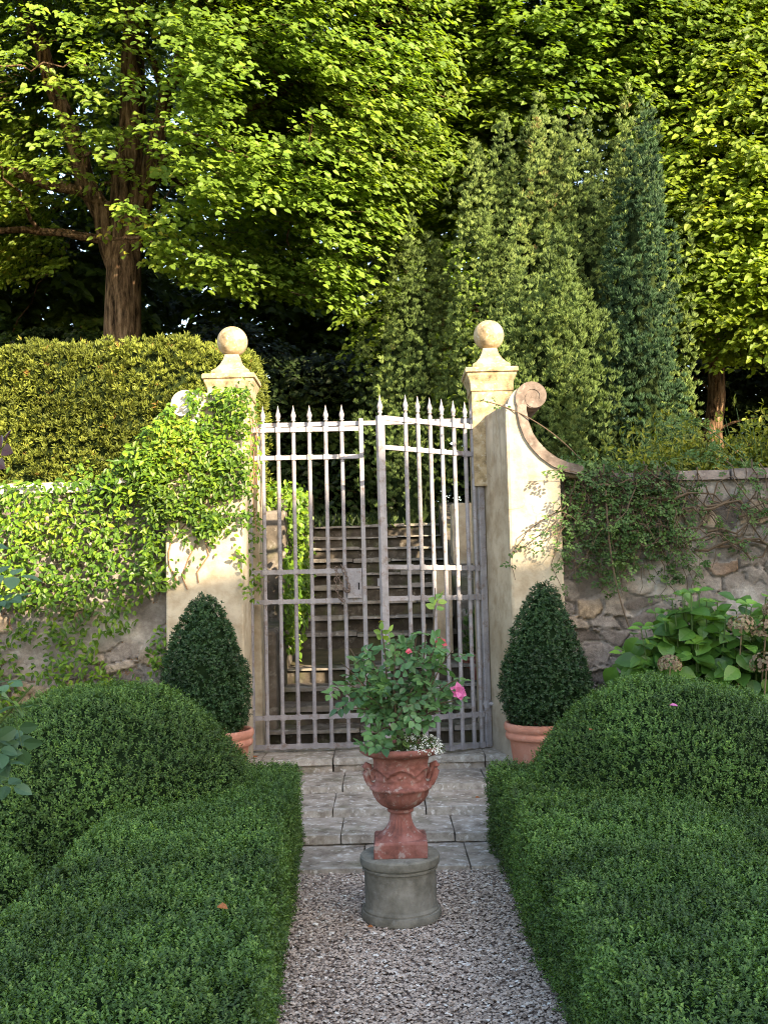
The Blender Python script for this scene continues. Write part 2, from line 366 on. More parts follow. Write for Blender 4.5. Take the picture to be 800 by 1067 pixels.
def rounded_box(x0, x1, y0, y1, z0, z1, r, step=.05, warp=None, amp=.02, ns=4):
    Vs = []; Fs = []; off = 0
    def face(o, u, v, lu, lv):
        nonlocal off
        nu = max(2, int(lu / step) + 1); nv = max(2, int(lv / step) + 1)
        U, W = np.meshgrid(np.linspace(0, lu, nu), np.linspace(0, lv, nv), indexing='ij')
        P = A(o, float) + U[..., None] * A(u, float) + W[..., None] * A(v, float)
        Vs.append(P.reshape(-1, 3)); Fs.append(grid_faces(nu, nv) + off); off += nu * nv
    X, Y, Z = x1 - x0, y1 - y0, z1 - z0
    face((x0, y0, z1), (1, 0, 0), (0, 1, 0), X, Y)
    face((x0, y0, z0), (1, 0, 0), (0, 0, 1), X, Z)
    face((x1, y1, z0), (-1, 0, 0), (0, 0, 1), X, Z)
    face((x0, y1, z0), (0, -1, 0), (0, 0, 1), Y, Z)
    face((x1, y0, z0), (0, 1, 0), (0, 0, 1), Y, Z)
    V = np.vstack(Vs); F = np.vstack(Fs)
    lo = A([x0 + r, y0 + r, z0]); hi = A([x1 - r, y1 - r, z1 - r])
    inn = np.clip(V, lo, hi); d = V - inn
    V = inn + unit(d) * r
    V = V + unit(d) * (fbm(V, ns, 3) - .5)[:, None] * 2 * amp
    if warp: V = warp(V)
    return V, F
def clipped(name, shapes, mats, dens, parent=None, loc=(0, 0, 0), core=.035, **kw):
    """a clipped plant: a dark inner body and shoots all over its surface; shapes = [(V, quads)]"""
    G = Geo()
    for V, F in shapes:
        T = tri(F)
        cr = np.cross(V[T[:, 1]] - V[T[:, 0]], V[T[:, 2]] - V[T[:, 0]]); vn = np.zeros_like(V)
        for k in range(3): np.add.at(vn, T[:, k], cr)
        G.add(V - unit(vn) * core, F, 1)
        n = int(area(V, T) * dens)
        P, N = sample(V, T, n)
        keep = P[:, 2] > .01
        P, N = P[keep], N[keep]
        P = P + N * (rng.normal(0, .012, len(P)) - .022 + .03 * (fbm(P, 9, 2) - .5))[:, None]
        sprigs(G, P, N, **kw)
    return G.build(name, mats, parent, loc)

# ------------------------------------------------------------------ sun, sky, camera
PHI = math.radians(38); EL = math.radians(24)
w = bpy.data.worlds.new('World'); scene.world = w; w.use_nodes = True
nt = w.node_tree; nt.nodes.clear()
sky = nt.nodes.new('ShaderNodeTexSky'); sky.sky_type = 'NISHITA'; sky.sun_disc = False
sky.sun_elevation = EL; sky.sun_rotation = math.pi - PHI
sky.air_density = 1.0; sky.dust_density = 1.5
bg = nt.nodes.new('ShaderNodeBackground'); bg.inputs[1].default_value = .15
wo = nt.nodes.new('ShaderNodeOutputWorld'); nt.links.new(sky.outputs[0], bg.inputs[0]); nt.links.new(bg.outputs[0], wo.inputs[0])
sl = bpy.data.lights.new('sun', 'SUN'); sl.energy = 4.0; sl.angle = math.radians(.6); sl.color = (1, .88, .71)
so = bpy.data.objects.new('sun', sl); COL.objects.link(so)
so.rotation_euler = Vector((-math.sin(PHI) * math.cos(EL), math.cos(PHI) * math.cos(EL), -math.sin(EL))).to_track_quat('-Z', 'Y').to_euler()
so.location = (10, -10, 12)
cam = bpy.data.cameras.new('camera'); co = bpy.data.objects.new('camera', cam); COL.objects.link(co)
cam.sensor_fit = 'VERTICAL'; cam.sensor_height = 36; cam.lens = 35; cam.clip_end = 2000; cam.clip_start = .05
Pt = math.radians(4.2); Rl = math.radians(1.4)
from mathutils import Matrix
fw = Vector((0, math.cos(Pt), math.sin(Pt))); u0 = Vector((0, -math.sin(Pt), math.cos(Pt))); r0 = Vector((1, 0, 0))
rt = r0 * math.cos(Rl) - u0 * math.sin(Rl); up = u0 * math.cos(Rl) + r0 * math.sin(Rl)
co.matrix_world = Matrix(((rt.x, up.x, -fw.x, 0), (rt.y, up.y, -fw.y, 0), (rt.z, up.z, -fw.z, 1.55), (0, 0, 0, 1)))
scene.camera = co
scene.view_settings.view_transform = 'Standard'; scene.view_settings.look = 'None'
scene.view_settings.exposure = 2.3
scene.view_settings.use_white_balance = True
scene.view_settings.white_balance_temperature = 7500
scene.view_settings.white_balance_tint = 10; scene.view_settings.gamma = 1
scene.render.engine = 'CYCLES'
scene.cycles.max_bounces = 10; scene.cycles.diffuse_bounces = 8; scene.cycles.transmission_bounces = 8; scene.cycles.glossy_bounces = 2
scene.cycles.use_denoising = True
scene.cycles.denoiser = 'OPENIMAGEDENOISE'
scene.cycles.denoising_input_passes = 'RGB_ALBEDO_NORMAL'
scene.cycles.denoising_prefilter = 'NONE'
scene.cycles.use_adaptive_sampling = False
scene.cycles.filter_width = 1.1
scene.cycles.sample_clamp_indirect = 6

# ------------------------------------------------------------------ ground
g = Geo().add([[-300, -300, -.03], [300, -300, -.03], [300, 300, -.03], [-300, 300, -.03]], [[0, 1, 2, 3]]).build('ground', M_SOIL); struct(g)
g = Geo().add([[-.75, -3, -.008], [.8, -3, -.008], [.8, 5.7, -.008], [-.75, 5.7, -.008]], [[0, 1, 2, 3]]).build('gravel_path', M_GRAVBASE); struct(g)
def gravel():
    n = 52000
    Y = 1.9 + (5.62 - 1.9) * rng.random(n); X = R(-.66, .7, n)
    s = R(.0035, .0085, n) * np.where(rng.random(n) < .06, 1.5, 1)
    P = np.stack([X, Y, s * .25 + R(-.004, .005, n)], 1)
    base = A([[1, 0, 0], [0, 1, 0], [-1, 0, 0], [0, -1, 0], [.25, .2, 1], [-.2, -.25, -1], [.7, .7, .55], [-.7, .6, .5], [-.6, -.7, .55], [.7, -.65, .5]])
    tris = A([[4, 0, 6], [4, 6, 1], [4, 1, 7], [4, 7, 2], [4, 2, 8], [4, 8, 3], [4, 3, 9], [4, 9, 0], [0, 1, 6], [1, 2, 7], [2, 3, 8], [3, 0, 9]])
    a = R(0, 6.28, n); V = np.repeat(base[None], n, 0) * R(.75, 1.25, (n, 10, 1))
    V[..., 2] *= R(.4, .75, (n, 1)); V[..., 0] *= R(.9, 1.5, (n, 1))
    c, si = np.cos(a)[:, None], np.sin(a)[:, None]
    V = np.stack([V[..., 0] * c - V[..., 1] * si, V[..., 0] * si + V[..., 1] * c, V[..., 2]], -1)
    tl = R(-.35, .35, (n, 1)); V[..., 2] += V[..., 0] * tl
    V = P[:, None] + V * s[:, None, None]
    F = (tris[None] + (np.arange(n) * 10)[:, None, None]).reshape(-1, 3)
    G = Geo().add(V, F, 0, np.repeat(np.clip(rng.normal(.45, .26, n), 0, 1), len(tris)))
    tag(G.build('gravel', M_GRAVEL), 'pinkish grey gravel covering the path between the hedges', 'gravel', kind='stuff')
gravel()

def slab(G, x0, x1, y0, y1, z0, z1, j=.006, amp=.006, mi=0):
    """a worn stone block: rounded uneven upper edges"""
    x0 += j; x1 -= j
    V, F = rounded_box(x0, x1, y0, y1, z0, z1, min(.011, (z1 - z0) * .45), .035, None, amp, 9)
    G.add(V, F, mi)
def paved_steps():
    G = Geo()
    rows = [(5.5, 6.03, .03, .05), (5.98, 6.46, .09, .07), (6.42, 6.97, .14, .06), (6.93, 7.5, .19, .07), (7.44, 8.05, .29, .11)]
    cuts = [[-1.3, -.62, -.16, .42, 1.3], [-1.3, -.72, -.3, .37, .95, 1.3], [-1.3, -.37, .22, .75, 1.3], [-1.3, -.75, -.33, .1, .66, 1.3], [-1.3, -.95, -.42, .2, .7, 1.3]]
    for (y0, y1, z, h), cs in zip(rows, cuts):
        for a, b in zip(cs[:-1], cs[1:]):
            y_ = y0 + R(-.008, .008)
            V, F = rounded_box(a + .0012, b - .0012, y_, y1, z - .05, z + R(-.005, .003), .010, .03, None, .007, 8); c = V[F].mean(1)
            G.add(V, F[c[:, 1] > y_ + .022], 0); G.add(V, F[c[:, 1] <= y_ + .022], 1)
            slab(G, a, b, y_ + .02, y1 - .02, z - h - .06, z - .045, .003, .008, 0)
    struct(G.build('paved_steps', [M_PAVE, M_EDGE], smooth=True))
    G = Geo().box(-1.3, 1.3, 5.6, 8.05, -.03, .008).box(-1.3, 1.3, 6.06, 8.05, .008, .07).box(-1.3, 1.3, 6.5, 8.05, .07, .12).box(-1.3, 1.3, 7.0, 8.05, .12, .165).box(-1.3, 1.3, 7.52, 8.05, .165, .26)
    struct(G.build('step_bed', M_SOIL))
paved_steps()
def stairs():
    G = Geo()
    def nos(G, x0, x1, y, z, h):
        cs = [x0, x0 + (x1 - x0) * R(.25, .45), x0 + (x1 - x0) * R(.6, .8), x1]
        for a, b in zip(cs[:-1], cs[1:]):
            V, F = rounded_box(a + .001, b - .001, y + R(-.025, .025), y + .42, z - R(.035, .05), z + R(-.02, .012), .012, .03, None, .022, 6); c = V[F].mean(1)
            G.add(V, F[c[:, 1] > y + .03], 0); G.add(V, F[c[:, 1] <= y + .03], 1)
        V, F = rounded_box(x0, x1, y + .04, y + .5, z - h - .06, z - .045, .012, .04, None, .02, 6); G.add(V, F, 2)
    st = [(8.05, .42), (8.35, .56), (8.68, .70), (9.0, .84)]
    for k, (y, z) in enumerate(st):
        nos(G, -1.0, .95, y, z, .14)
    for k in range(9):
        y = 10.0 + .33 * k; z = 1.09 + .155 * k
        nos(G, -.9, .7, y, z, .155)
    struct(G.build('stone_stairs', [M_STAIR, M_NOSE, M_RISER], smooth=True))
    V = [[-1, 9.3, .83], [.95, 9.3, .83], [.95, 10.05, .93], [-1, 10.05, .93]]
    struct(Geo().add(V, [[0, 1, 2, 3]]).build('mossy_landing', M_BANK))
    struct(Geo().box(-1, .95, 8.1, 9.3, .2, .3).build('stair_bed', M_SOIL))
stairs()
def hz(X, Y):
    h = 1.45 + np.clip(Y - 8, 0, 5) * .17 + np.clip(Y - 13, 0, 30) * .09
    return h + (fbm(np.stack([X, Y, X * 0], -1), .6, 3) - .5) * .25
def bank():
    xs = np.concatenate([np.linspace(-60, -6, 28), np.linspace(-5.5, 5.5, 80), np.linspace(6, 60, 28)])
    ys = np.concatenate([np.linspace(7.9, 15, 60), np.linspace(15.5, 110, 60)])
    X, Y = np.meshgrid(xs, ys, indexing='ij'); Z = hz(X, Y)
    tr = (X > -1.25) & (X < .98) & (Y < 12.75)
    Z = np.where(tr, -.2, Z)
    V = np.stack([X, Y, Z], -1)
    struct(Geo().add(V, grid_faces(len(xs), len(ys))).build('wooded_bank', M_BANK, smooth=False))
bank()

# ------------------------------------------------------------------ unseen house added behind the camera to shade the lower garden
def shade_villa():
    yh = -6.0; dy = 7.2 - yh; dx = dy * math.tan(PHI); dz = dy * math.tan(EL) / math.cos(PHI)
    t = thing('shade_villa', 'tall pale plastered house added out of view behind the viewer to shade the garden', 'house', (8, -10, 0))
    # made-up skyline, stepped to cast the shadow edges on wall, gate and stairs
    sky = [(-6, 1.35), (-3, 1.42), (-1.3, 1.65), (-.75, 1.75), (-.7, 2.5), (.45, 2.65), (.55, 1.72), (1.36, 1.72), (1.42, 3.2), (2.0, 4.2), (3.8, 4.7), (4.6, 3.3), (12, 3.3)]
    prof = [(x + dx, z + dz) for x, z in sky]; x0, x1 = prof[0][0], prof[-1][0]
    b = Geo().box(x0, x1, yh - 7, yh - .2, 0, dz + 1.0); b.build('wall', M_HOUSE, t)
    Geo().prism([(x0, 0)] + prof + [(x1, 0)], yh - .19, yh).build('shade_parapet', M_HOUSE, t, fix=True)
    for x in np.arange(x0 + 1.5, x1 - 2, 3.4):
        for z in (1.2, 4.6):
            win = Geo().box(x, x + 1.1, yh + .002, yh + .06, z, z + 1.9).build('window', M_STUCCO, t)
            Geo().box(x + .1, x + 1.0, yh + .062, yh + .08, z + .1, z + 1.8).build('pane', M_DARK, win)
shade_villa()

# ------------------------------------------------------------------ garden walls
def worley(x, z, cx, cz):
    gx = x / cx; gz = z / cz; row = np.floor(gz); gx = gx + .5 * (row % 2)
    ix = np.floor(gx).astype(int); iz = np.floor(gz).astype(int)
    f1 = np.full(x.shape, 9.); f2 = np.full(x.shape, 9.); cid = np.zeros(x.shape)
    for a in (-1, 0, 1):
        for b in (-1, 0, 1):
            jx, jz = ix + a, iz + b
            px = jx + .15 + .7 * _T[jx % 32, jz % 32, 3]; pz = jz + .2 + .6 * _T[jx % 32, jz % 32, 9]
            d = np.maximum(np.abs(px - gx), np.abs(pz - gz)) * .5 + np.hypot(px - gx, pz - gz) * .5
            c = _T[jx % 32, jz % 32, 17]
            f2 = np.where(d < f1, f1, np.minimum(f2, d)); cid = np.where(d < f1, c, cid); f1 = np.minimum(f1, d)
    return f1, f2, cid
def garden_wall(x0, x1, ztop, label, copmat, plaster_top):
    t = thing('garden_wall', label, 'wall', ((x0 + x1) / 2, 7.6, 0), 'garden walls beside the gate')
    st = .0125; xs = np.arange(x0, x1 + .001, st); zs = np.arange(0, ztop - .06, st)
    X, Z = np.meshgrid(xs, zs, indexing='ij')
    wx = X + (fbm(np.stack([X, Z, X * 0], -1), 5, 2) - .5) * .30; wz = Z + (fbm(np.stack([X, Z, X * 0 + 5], -1), 5, 2) - .5) * .24
    f1, f2, cid = worley(wx, wz, .23, .13)
    mort = np.clip(1 - (f2 - f1) / .13, 0, 1)
    pl = np.clip((fbm(np.stack([X, Z, X * 0 + 9], -1), 1.3, 3) - (.47 if plaster_top else .56)) * 9, 0, 1)
    if plaster_top: pl = np.maximum(pl, np.clip((Z - (ztop - .24) + .08 * (fbm(np.stack([X, Z, X * 0], -1), 6, 2) - .5)) * 18, 0, 1))
    h = (1 - mort ** 2) * (.03 + .05 * cid); h = h * (1 - pl) + pl * (.038 + .01 * fbm(np.stack([X, Z, X * 0], -1), 7, 2))
    h += .02 * (fbm(np.stack([X, Z, X * 0 + 2], -1), 14, 4) - .5)
    V = np.stack([X, 7.42 - h, Z], -1)
    G = Geo().add(V, grid_faces(len(xs), len(zs)))
    ob = G.build('stonework', M_RUBBLE, t, smooth=True)
    for nm, val in (('cellr', cid), ('mort', np.maximum(mort * .9, pl))):
        at = ob.data.attributes.new(nm, 'FLOAT', 'POINT'); at.data.foreach_set('value', val.ravel().astype(np.float32))
    Geo().box(x0, x1, 7.43, 7.85, 0, ztop - .07).build('wall_body', M_SOIL, t)
    G = Geo(); x = x0
    while x < x1 - .01:
        e = min(x1, x + R(.5, .8)); slab(G, x, e, 7.33 + R(-.008, .008), 7.9, ztop - .075, ztop + R(-.008, .006), .004, .006); x = e
    G.build('coping', copmat, t, smooth=True)
    return t
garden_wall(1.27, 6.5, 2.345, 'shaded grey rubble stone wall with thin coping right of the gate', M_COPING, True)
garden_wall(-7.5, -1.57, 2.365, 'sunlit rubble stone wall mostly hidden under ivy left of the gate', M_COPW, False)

# ------------------------------------------------------------------ gate pillars with scroll, cap and ball
def pillar(sg, label):
    # sg=+1 right pillar; for the left one shapes are mirrored about the gate's middle
    c0 = .865 if sg > 0 else -1.185
    t = thing('gate_pillar', label, 'pillar', (c0, 7.7, 0), 'gate pillars')
    if sg > 0:
        plan = [(.905, 7.2), (1.285, 7.2), (1.285, 8.2), (.72, 8.2), (.72, 7.86), (.775, 7.84)]
        fx = [.905, .912, .935, .97, 1.02, 1.075]; fz = [0, 2.83, 2.90, 2.945, 2.975, 2.985]
        vc = A([1.107, 2.893]); curve = [(1.02, 2.80), (1.035, 2.70), (1.065, 2.61), (1.105, 2.545), (1.17, 2.47), (1.25, 2.41), (1.34, 2.37), (1.45, 2.345)]
        m = 1
    else:
        plan = [(-1.585, 7.2), (-1.025, 7.2), (-1.085, 7.62), (-1.085, 7.84), (-.985, 7.86), (-.985, 8.2), (-1.585, 8.2)]
        fx = [-1.025, -1.03, -1.06, -1.12, -1.25, -1.40]; fz = [0, 2.80, 2.88, 2.94, 2.985, 2.99]
        vc = A([-1.437, 2.893]); curve = [(-1.355, 2.80), (-1.37, 2.70), (-1.40, 2.61), (-1.44, 2.545), (-1.51, 2.47), (-1.6, 2.42), (-1.74, 2.385), (-1.95, 2.365)]
        m = -1
    G = Geo()
    out = list(zip(fx, [0] + fz[1:])) + [tuple(c) for c in curve]
    xo = 1.285 if m > 0 else -1.585
    out = [(fx[0], 0)] + list(zip(fx[1:], fz[1:])) + [tuple(c) for c in curve if (c[0] - xo) * m < 0] + [(xo, np.interp(xo * m, [c[0] * m for c in curve], [c[1] for c in curve])), (xo, 0)]
    if m < 0: out = out[::-1]
    G.prism(out, 7.2, 7.86 if m > 0 else 7.62)
    # tail of the sweep where it dies into the wall
    tail = [(xo - m * .01, 2.30)] + [(xo - m * .01, out[-2][1] if m > 0 else out[1][1])] + [tuple(c) for c in curve if (c[0] - xo) * m > 0] + [(curve[-1][0], 2.30)]
    G.prism(tail if m > 0 else tail[::-1], 7.25, 7.8)
    if m > 0:   # splayed jamb
        G.prism([(.775, 7.842), (.9035, 7.2015), (1.0, 7.21), (1.0, 7.842)], 0, 2.85, axis='z'); G.prism([(.72, 7.861), (1.2, 7.861), (1.2, 8.2), (.72, 8.2)], 0, 2.6, axis='z')
    else:
        G.prism([(-1.5, 7.621), (-1.085, 7.621), (-1.085, 7.84), (-1.5, 7.84)], 0, 2.85, axis='z'); G.prism([(-1.5, 7.841), (-.985, 7.86), (-.985, 8.2), (-1.5, 8.2)], 0, 2.85, axis='z')
    bevel(G.build('pillar_body', M_STUCCO, t, fix=True), .012)
    # scroll band: follows the sweep, then winds into the volute
    sp = []
    a0 = math.radians(215) if m > 0 else math.radians(-35)
    cv = A(curve[::-1], float)
    for k in range(46):
        q = k / 45; ang = a0 - m * q * math.radians(455); rr = .082 * (1 - q) ** .7 + .02
        sp.append(vc + rr * A([math.cos(ang), math.sin(ang)]))
    path = np.vstack([cv, A(sp)])
    # resample
    seg = np.r_[0, np.cumsum(np.linalg.norm(np.diff(path, axis=0), axis=1))]
    s = np.linspace(0, seg[-1], 110); path = np.stack([np.interp(s, seg, path[:, 0]), np.interp(s, seg, path[:, 1])], 1)
    tn = unit(np.gradient(path, axis=0)); nn = np.stack([-tn[:, 1], tn[:, 0]], 1)
    hw = np.interp(s, [0, s[-1] * .55, s[-1]], [.036, .034, .018])[:, None]
    a, b = path + nn * hw, path - nn * hw
    V = np.stack([np.stack([q[:, 0], np.full(len(q), y), q[:, 1]], -1) for q, y in ((a, 7.18), (b, 7.18), (b, 7.88), (a, 7.88))], 1)
    n = len(path)
    F = [[i * 4 + j, i * 4 + (j + 1) % 4, i * 4 + 4 + (j + 1) % 4, i * 4 + 4 + j] for i in range(n - 1) for j in range(4)] + [[0, 1, 2, 3], [n * 4 - 4, n * 4 - 3, n * 4 - 2, n * 4 - 1]]
    G = Geo().add(V, F)
    # filled volute disc behind the spiral
    a = np.linspace(0, 2 * math.pi, 28, endpoint=False); G.prism([(vc[0] + .082 * math.cos(q), vc[1] + .082 * math.sin(q)) for q in a], 7.185, 7.87)
    band = G.build('scroll', M_SCROLL if m > 0 else M_COPW, t, fix=True)
    # square pier, moulded cap, concave foot and ball
    def rings(G, prof, cx, cy, k=4):
        V = []; F = []
        for h, z in prof: V += [[cx - h, cy - h, z], [cx + h, cy - h, z], [cx + h, cy + h, z], [cx - h, cy + h, z]]
        for i in range(len(prof) - 1):
            for j in range(4): F.append([i * 4 + j, i * 4 + (j + 1) % 4, i * 4 + 4 + (j + 1) % 4, i * 4 + 4 + j])
        n = len(prof); F += [[3, 2, 1, 0], [n * 4 - 4, n * 4 - 3, n * 4 - 2, n * 4 - 1]]
        G.add(V, F)
    G = Geo(); rings(G, [(.158, 2.3), (.158, 3.075)], c0, 7.85); G.build('pier', M_SAND, t)
    G = Geo(); rings(G, [(.160, 3.04), (.168, 3.045), (.168, 3.10), (.172, 3.12), (.185, 3.15), (.192, 3.165), (.192, 3.185), (.207, 3.19), (.207, 3.222), (.200, 3.228)], c0, 7.85)
    bevel(G.build('cap', M_SAND, t), .005)
    G = Geo(); rings(G, [(.148, 3.226), (.148, 3.262), (.118, 3.285), (.09, 3.32), (.067, 3.365), (.055, 3.41)], c0 + .006, 7.85)
    fin = bevel(G.build('finial_foot', M_SAND, t), .004)
    th = np.linspace(0, math.pi, 22)
    G = Geo().lathe([(.122 * math.sin(q), .122 - .122 * math.cos(q)) for q in th], (c0 + .006, 7.85, 3.40), 40)
    G.build('finial_ball', M_SAND, t, smooth=True)
pillar(1, 'pale stucco gate pillar with bare front face and scroll, right of the gate')
pillar(-1, 'pale stucco gate pillar overgrown with ivy, left of the gate')

# ------------------------------------------------------------------ iron gate
def leaf_frame(h, f):
    h = A(h, float); f = A(f, float); d = f - h; Ln = np.linalg.norm(d); u = d / Ln; v = A([-u[1], u[0]])
    def M(V):  # local (s along, t across, z)
        V = np.asarray(V, float); return np.stack([h[0] + V[:, 0] * u[0] + V[:, 1] * v[0], h[1] + V[:, 0] * u[1] + V[:, 1] * v[1], V[:, 2]], 1)
    return M, Ln
def spear(G, M, s, z, k=1.0):
    prof = [(.012, 0), (.012, .02), (.020, .024), (.020, .030), (.013, .036), (.019, .05), (.0235, .066), (.021, .08), (.012, .105), (.006, .135), (.001, .16)]
    n = 10; a = np.arange(n) * 2 * math.pi / n
    V = A([[s + r * k * math.cos(q), r * k * math.sin(q) * .8, z + zz * k] for r, zz in prof for q in a])
    G.add(M(V), [[i * n + j, i * n + (j + 1) % n, (i + 1) * n + (j + 1) % n, (i + 1) * n + j] for i in range(len(prof) - 1) for j in range(n)])
def rbar(G, M, s, z0, z1, r=.016, n=8):
    a = np.arange(n) * 2 * math.pi / n + math.pi / 8
    dx = R(-.003, .003, 2); V = A([[s + dx[i] + r * math.cos(q), r * math.sin(q), z] for i, z in enumerate((z0, z1)) for q in a])
    G.add(M(V), [[j, (j + 1) % n, n + (j + 1) % n, n + j] for j in range(n)])
def gate_leaf(h, f, rails_h, rails_f, bars, label, free_w, free_top, spike, hinge_top, extra=None):
    M, Ln = leaf_frame(h, f)
    t = thing('gate_leaf', label, 'gate', (h[0], h[1], .3), 'leaves of the iron gate')
    zb = rails_h[-1]; 
    def rz(i, s): return rails_h[i] + (rails_f[i] - rails_h[i]) * s / Ln
    hs = Geo().box(-.03, .025, -.02, .02, zb - .02, hinge_top, M=M); hp = bevel(hs.build('hinge_stile', M_IRON, t), .004)
    fs = Geo().box(Ln - free_w / 2, Ln + free_w / 2, -.018, .018, rails_f[-1] - .02, free_top, M=M); fo = bevel(fs.build('meeting_stile', M_IRON, t), .004)
    if spike:
        g = Geo(); spear(g, M, Ln, free_top, 1.0); g.build('spearhead', M_IRON, fo, smooth=True)
    for i in range(len(rails_h)):
        hh = .017; a0, a1 = .027, Ln - free_w / 2 - .002
        V = [[s, y, rz(i, s) + dz] for dz in (-hh, hh) for y in (-.0085, .0085) for s in (a0, a1)]
        g = Geo().add(M(A(V)), [[0, 2, 3, 1], [4, 5, 7, 6], [0, 1, 5, 4], [2, 6, 7, 3], [0, 4, 6, 2], [1, 3, 7, 5]]); g.build('rail', M_IRON, t)
    for s in bars:
        g = Geo(); top = rz(0, s) + .05; rbar(g, M, s, rz(len(rails_h) - 1, s) - .012, top + .003)
        for i in range(len(rails_h)):   # swelling where the bar passes the rail
            z = rz(i, s); g.box(s - .021, s + .021, -.02, .02, z - .021, z + .021, M=M)
        b = g.build('bar', M_IRON, t)
        g = Geo(); spear(g, M, s, top, .9); g.build('spearhead', M_IRON, b, smooth=True)
    return t, M, Ln, hp, fo
HL, FL = (-1.052, 7.75), (-.165, 7.78)
LH = [2.785, 2.565, 1.67, 1.44, .552, .332]
u_ = .887
gl, ML, LL, hpl, fol = gate_leaf(HL, FL, LH, [z + .0 for z in LH], [.118, .237, .357, .483, .611, .737], 'left gate leaf of grey iron bars, closed, with square lock plate', .034, 2.865, False, 2.80)
RH_ = [2.765, 2.55, 1.663, 1.44, .545, .315]; RF = [2.789, 2.568, 1.684, 1.452, .57, .335]
gr, MR, LR, hpr, fo_r = gate_leaf((.752, 7.75), (-.012, 7.30), RH_, RF, [.122 + .1085 * k for k in range(6)] + [.055], 'right gate leaf of grey iron bars, swung partly open, with thick meeting stile', .058, 2.80, True, 2.85)
# lock plate with keyhole on the closed leaf, latch on the open one
lk = Geo().box(LL - .135, LL - .02, -.03, -.012, 1.455, 1.67, M=ML).build('lock_plate', M_IRON, gl); bevel(lk, .003)
for dz in (1.475, 1.65):
    Geo().lathe([(0, 0), (.008, .002), (.006, .006), (0, .008)], (0, 0, 0), 8).build('rivet', M_CHAIN, lk).location = (ML(A([[LL - .12, -.034, dz]]))[0] - A([HL[0], HL[1], .3])).tolist()
Geo().box(LL - .05, LL - .038, -.033, -.029, 1.52, 1.575, M=ML).build('keyhole', M_DARK, lk)
Geo().box(LR - .035, LR + .035, -.035, -.016, 1.545, 1.60, M=MR).build('latch', M_IRON, gr)
# hinge brackets let into the pillars
for par, hx, sx, hy in ((gr, .775, 1, 7.75), (gl, -1.06, -1, 7.75)):
    for z in (2.68, .62):
        a, b = (hx - .055, hx + .09) if sx > 0 else (hx - .06, hx + .035)
        Geo().tube([[a, hy - .012, z], [b, hy - .012, z]], .016, 8).tube([[a + .03 * (sx > 0), hy, z - .03], [a + .03 * (sx > 0), hy, z + .03]], .032 if sx > 0 else .02, 10).build('hinge', M_IRON, par)
t = Geo().box(-1.08, .80, 7.80, 7.835, 2.815, 2.85).build('gate_crossbar', M_IRON, loc=(-.14, 7.82, 2.83))
tag(t, 'horizontal grey iron bar spanning between the pillars behind the gate tops', 'crossbar')
def chain():
    pts = []
    for k in range(26):
        q = k / 25
        pts.append(A([-.335 + .05 * math.sin(q * 6.3), 7.725 - .03 * math.sin(q * 3.1), 1.70 - .26 * abs(math.sin(q * math.pi * 1.5)) * (.6 + .4 * q)]))
    pts = A(pts); G = Geo()
    for k in range(len(pts)):
        p = pts[k]; d = unit(pts[min(k + 1, 25)] - pts[max(k - 1, 0)]); o = unit(np.cross(d, A([0, 1, .1]))) if k % 2 else A([0, 1., 0])
        a = np.linspace(0, 2 * math.pi, 9)
        G.tube([p + d * .019 * math.cos(q) + o * .011 * math.sin(q) for q in a], .0042, 5, cap=False)
    tag(G.build('chain', M_CHAIN, loc=(-.335, 7.72, 1.45)), 'dark rusty chain hanging looped beside the lock plate', 'chain')
chain()

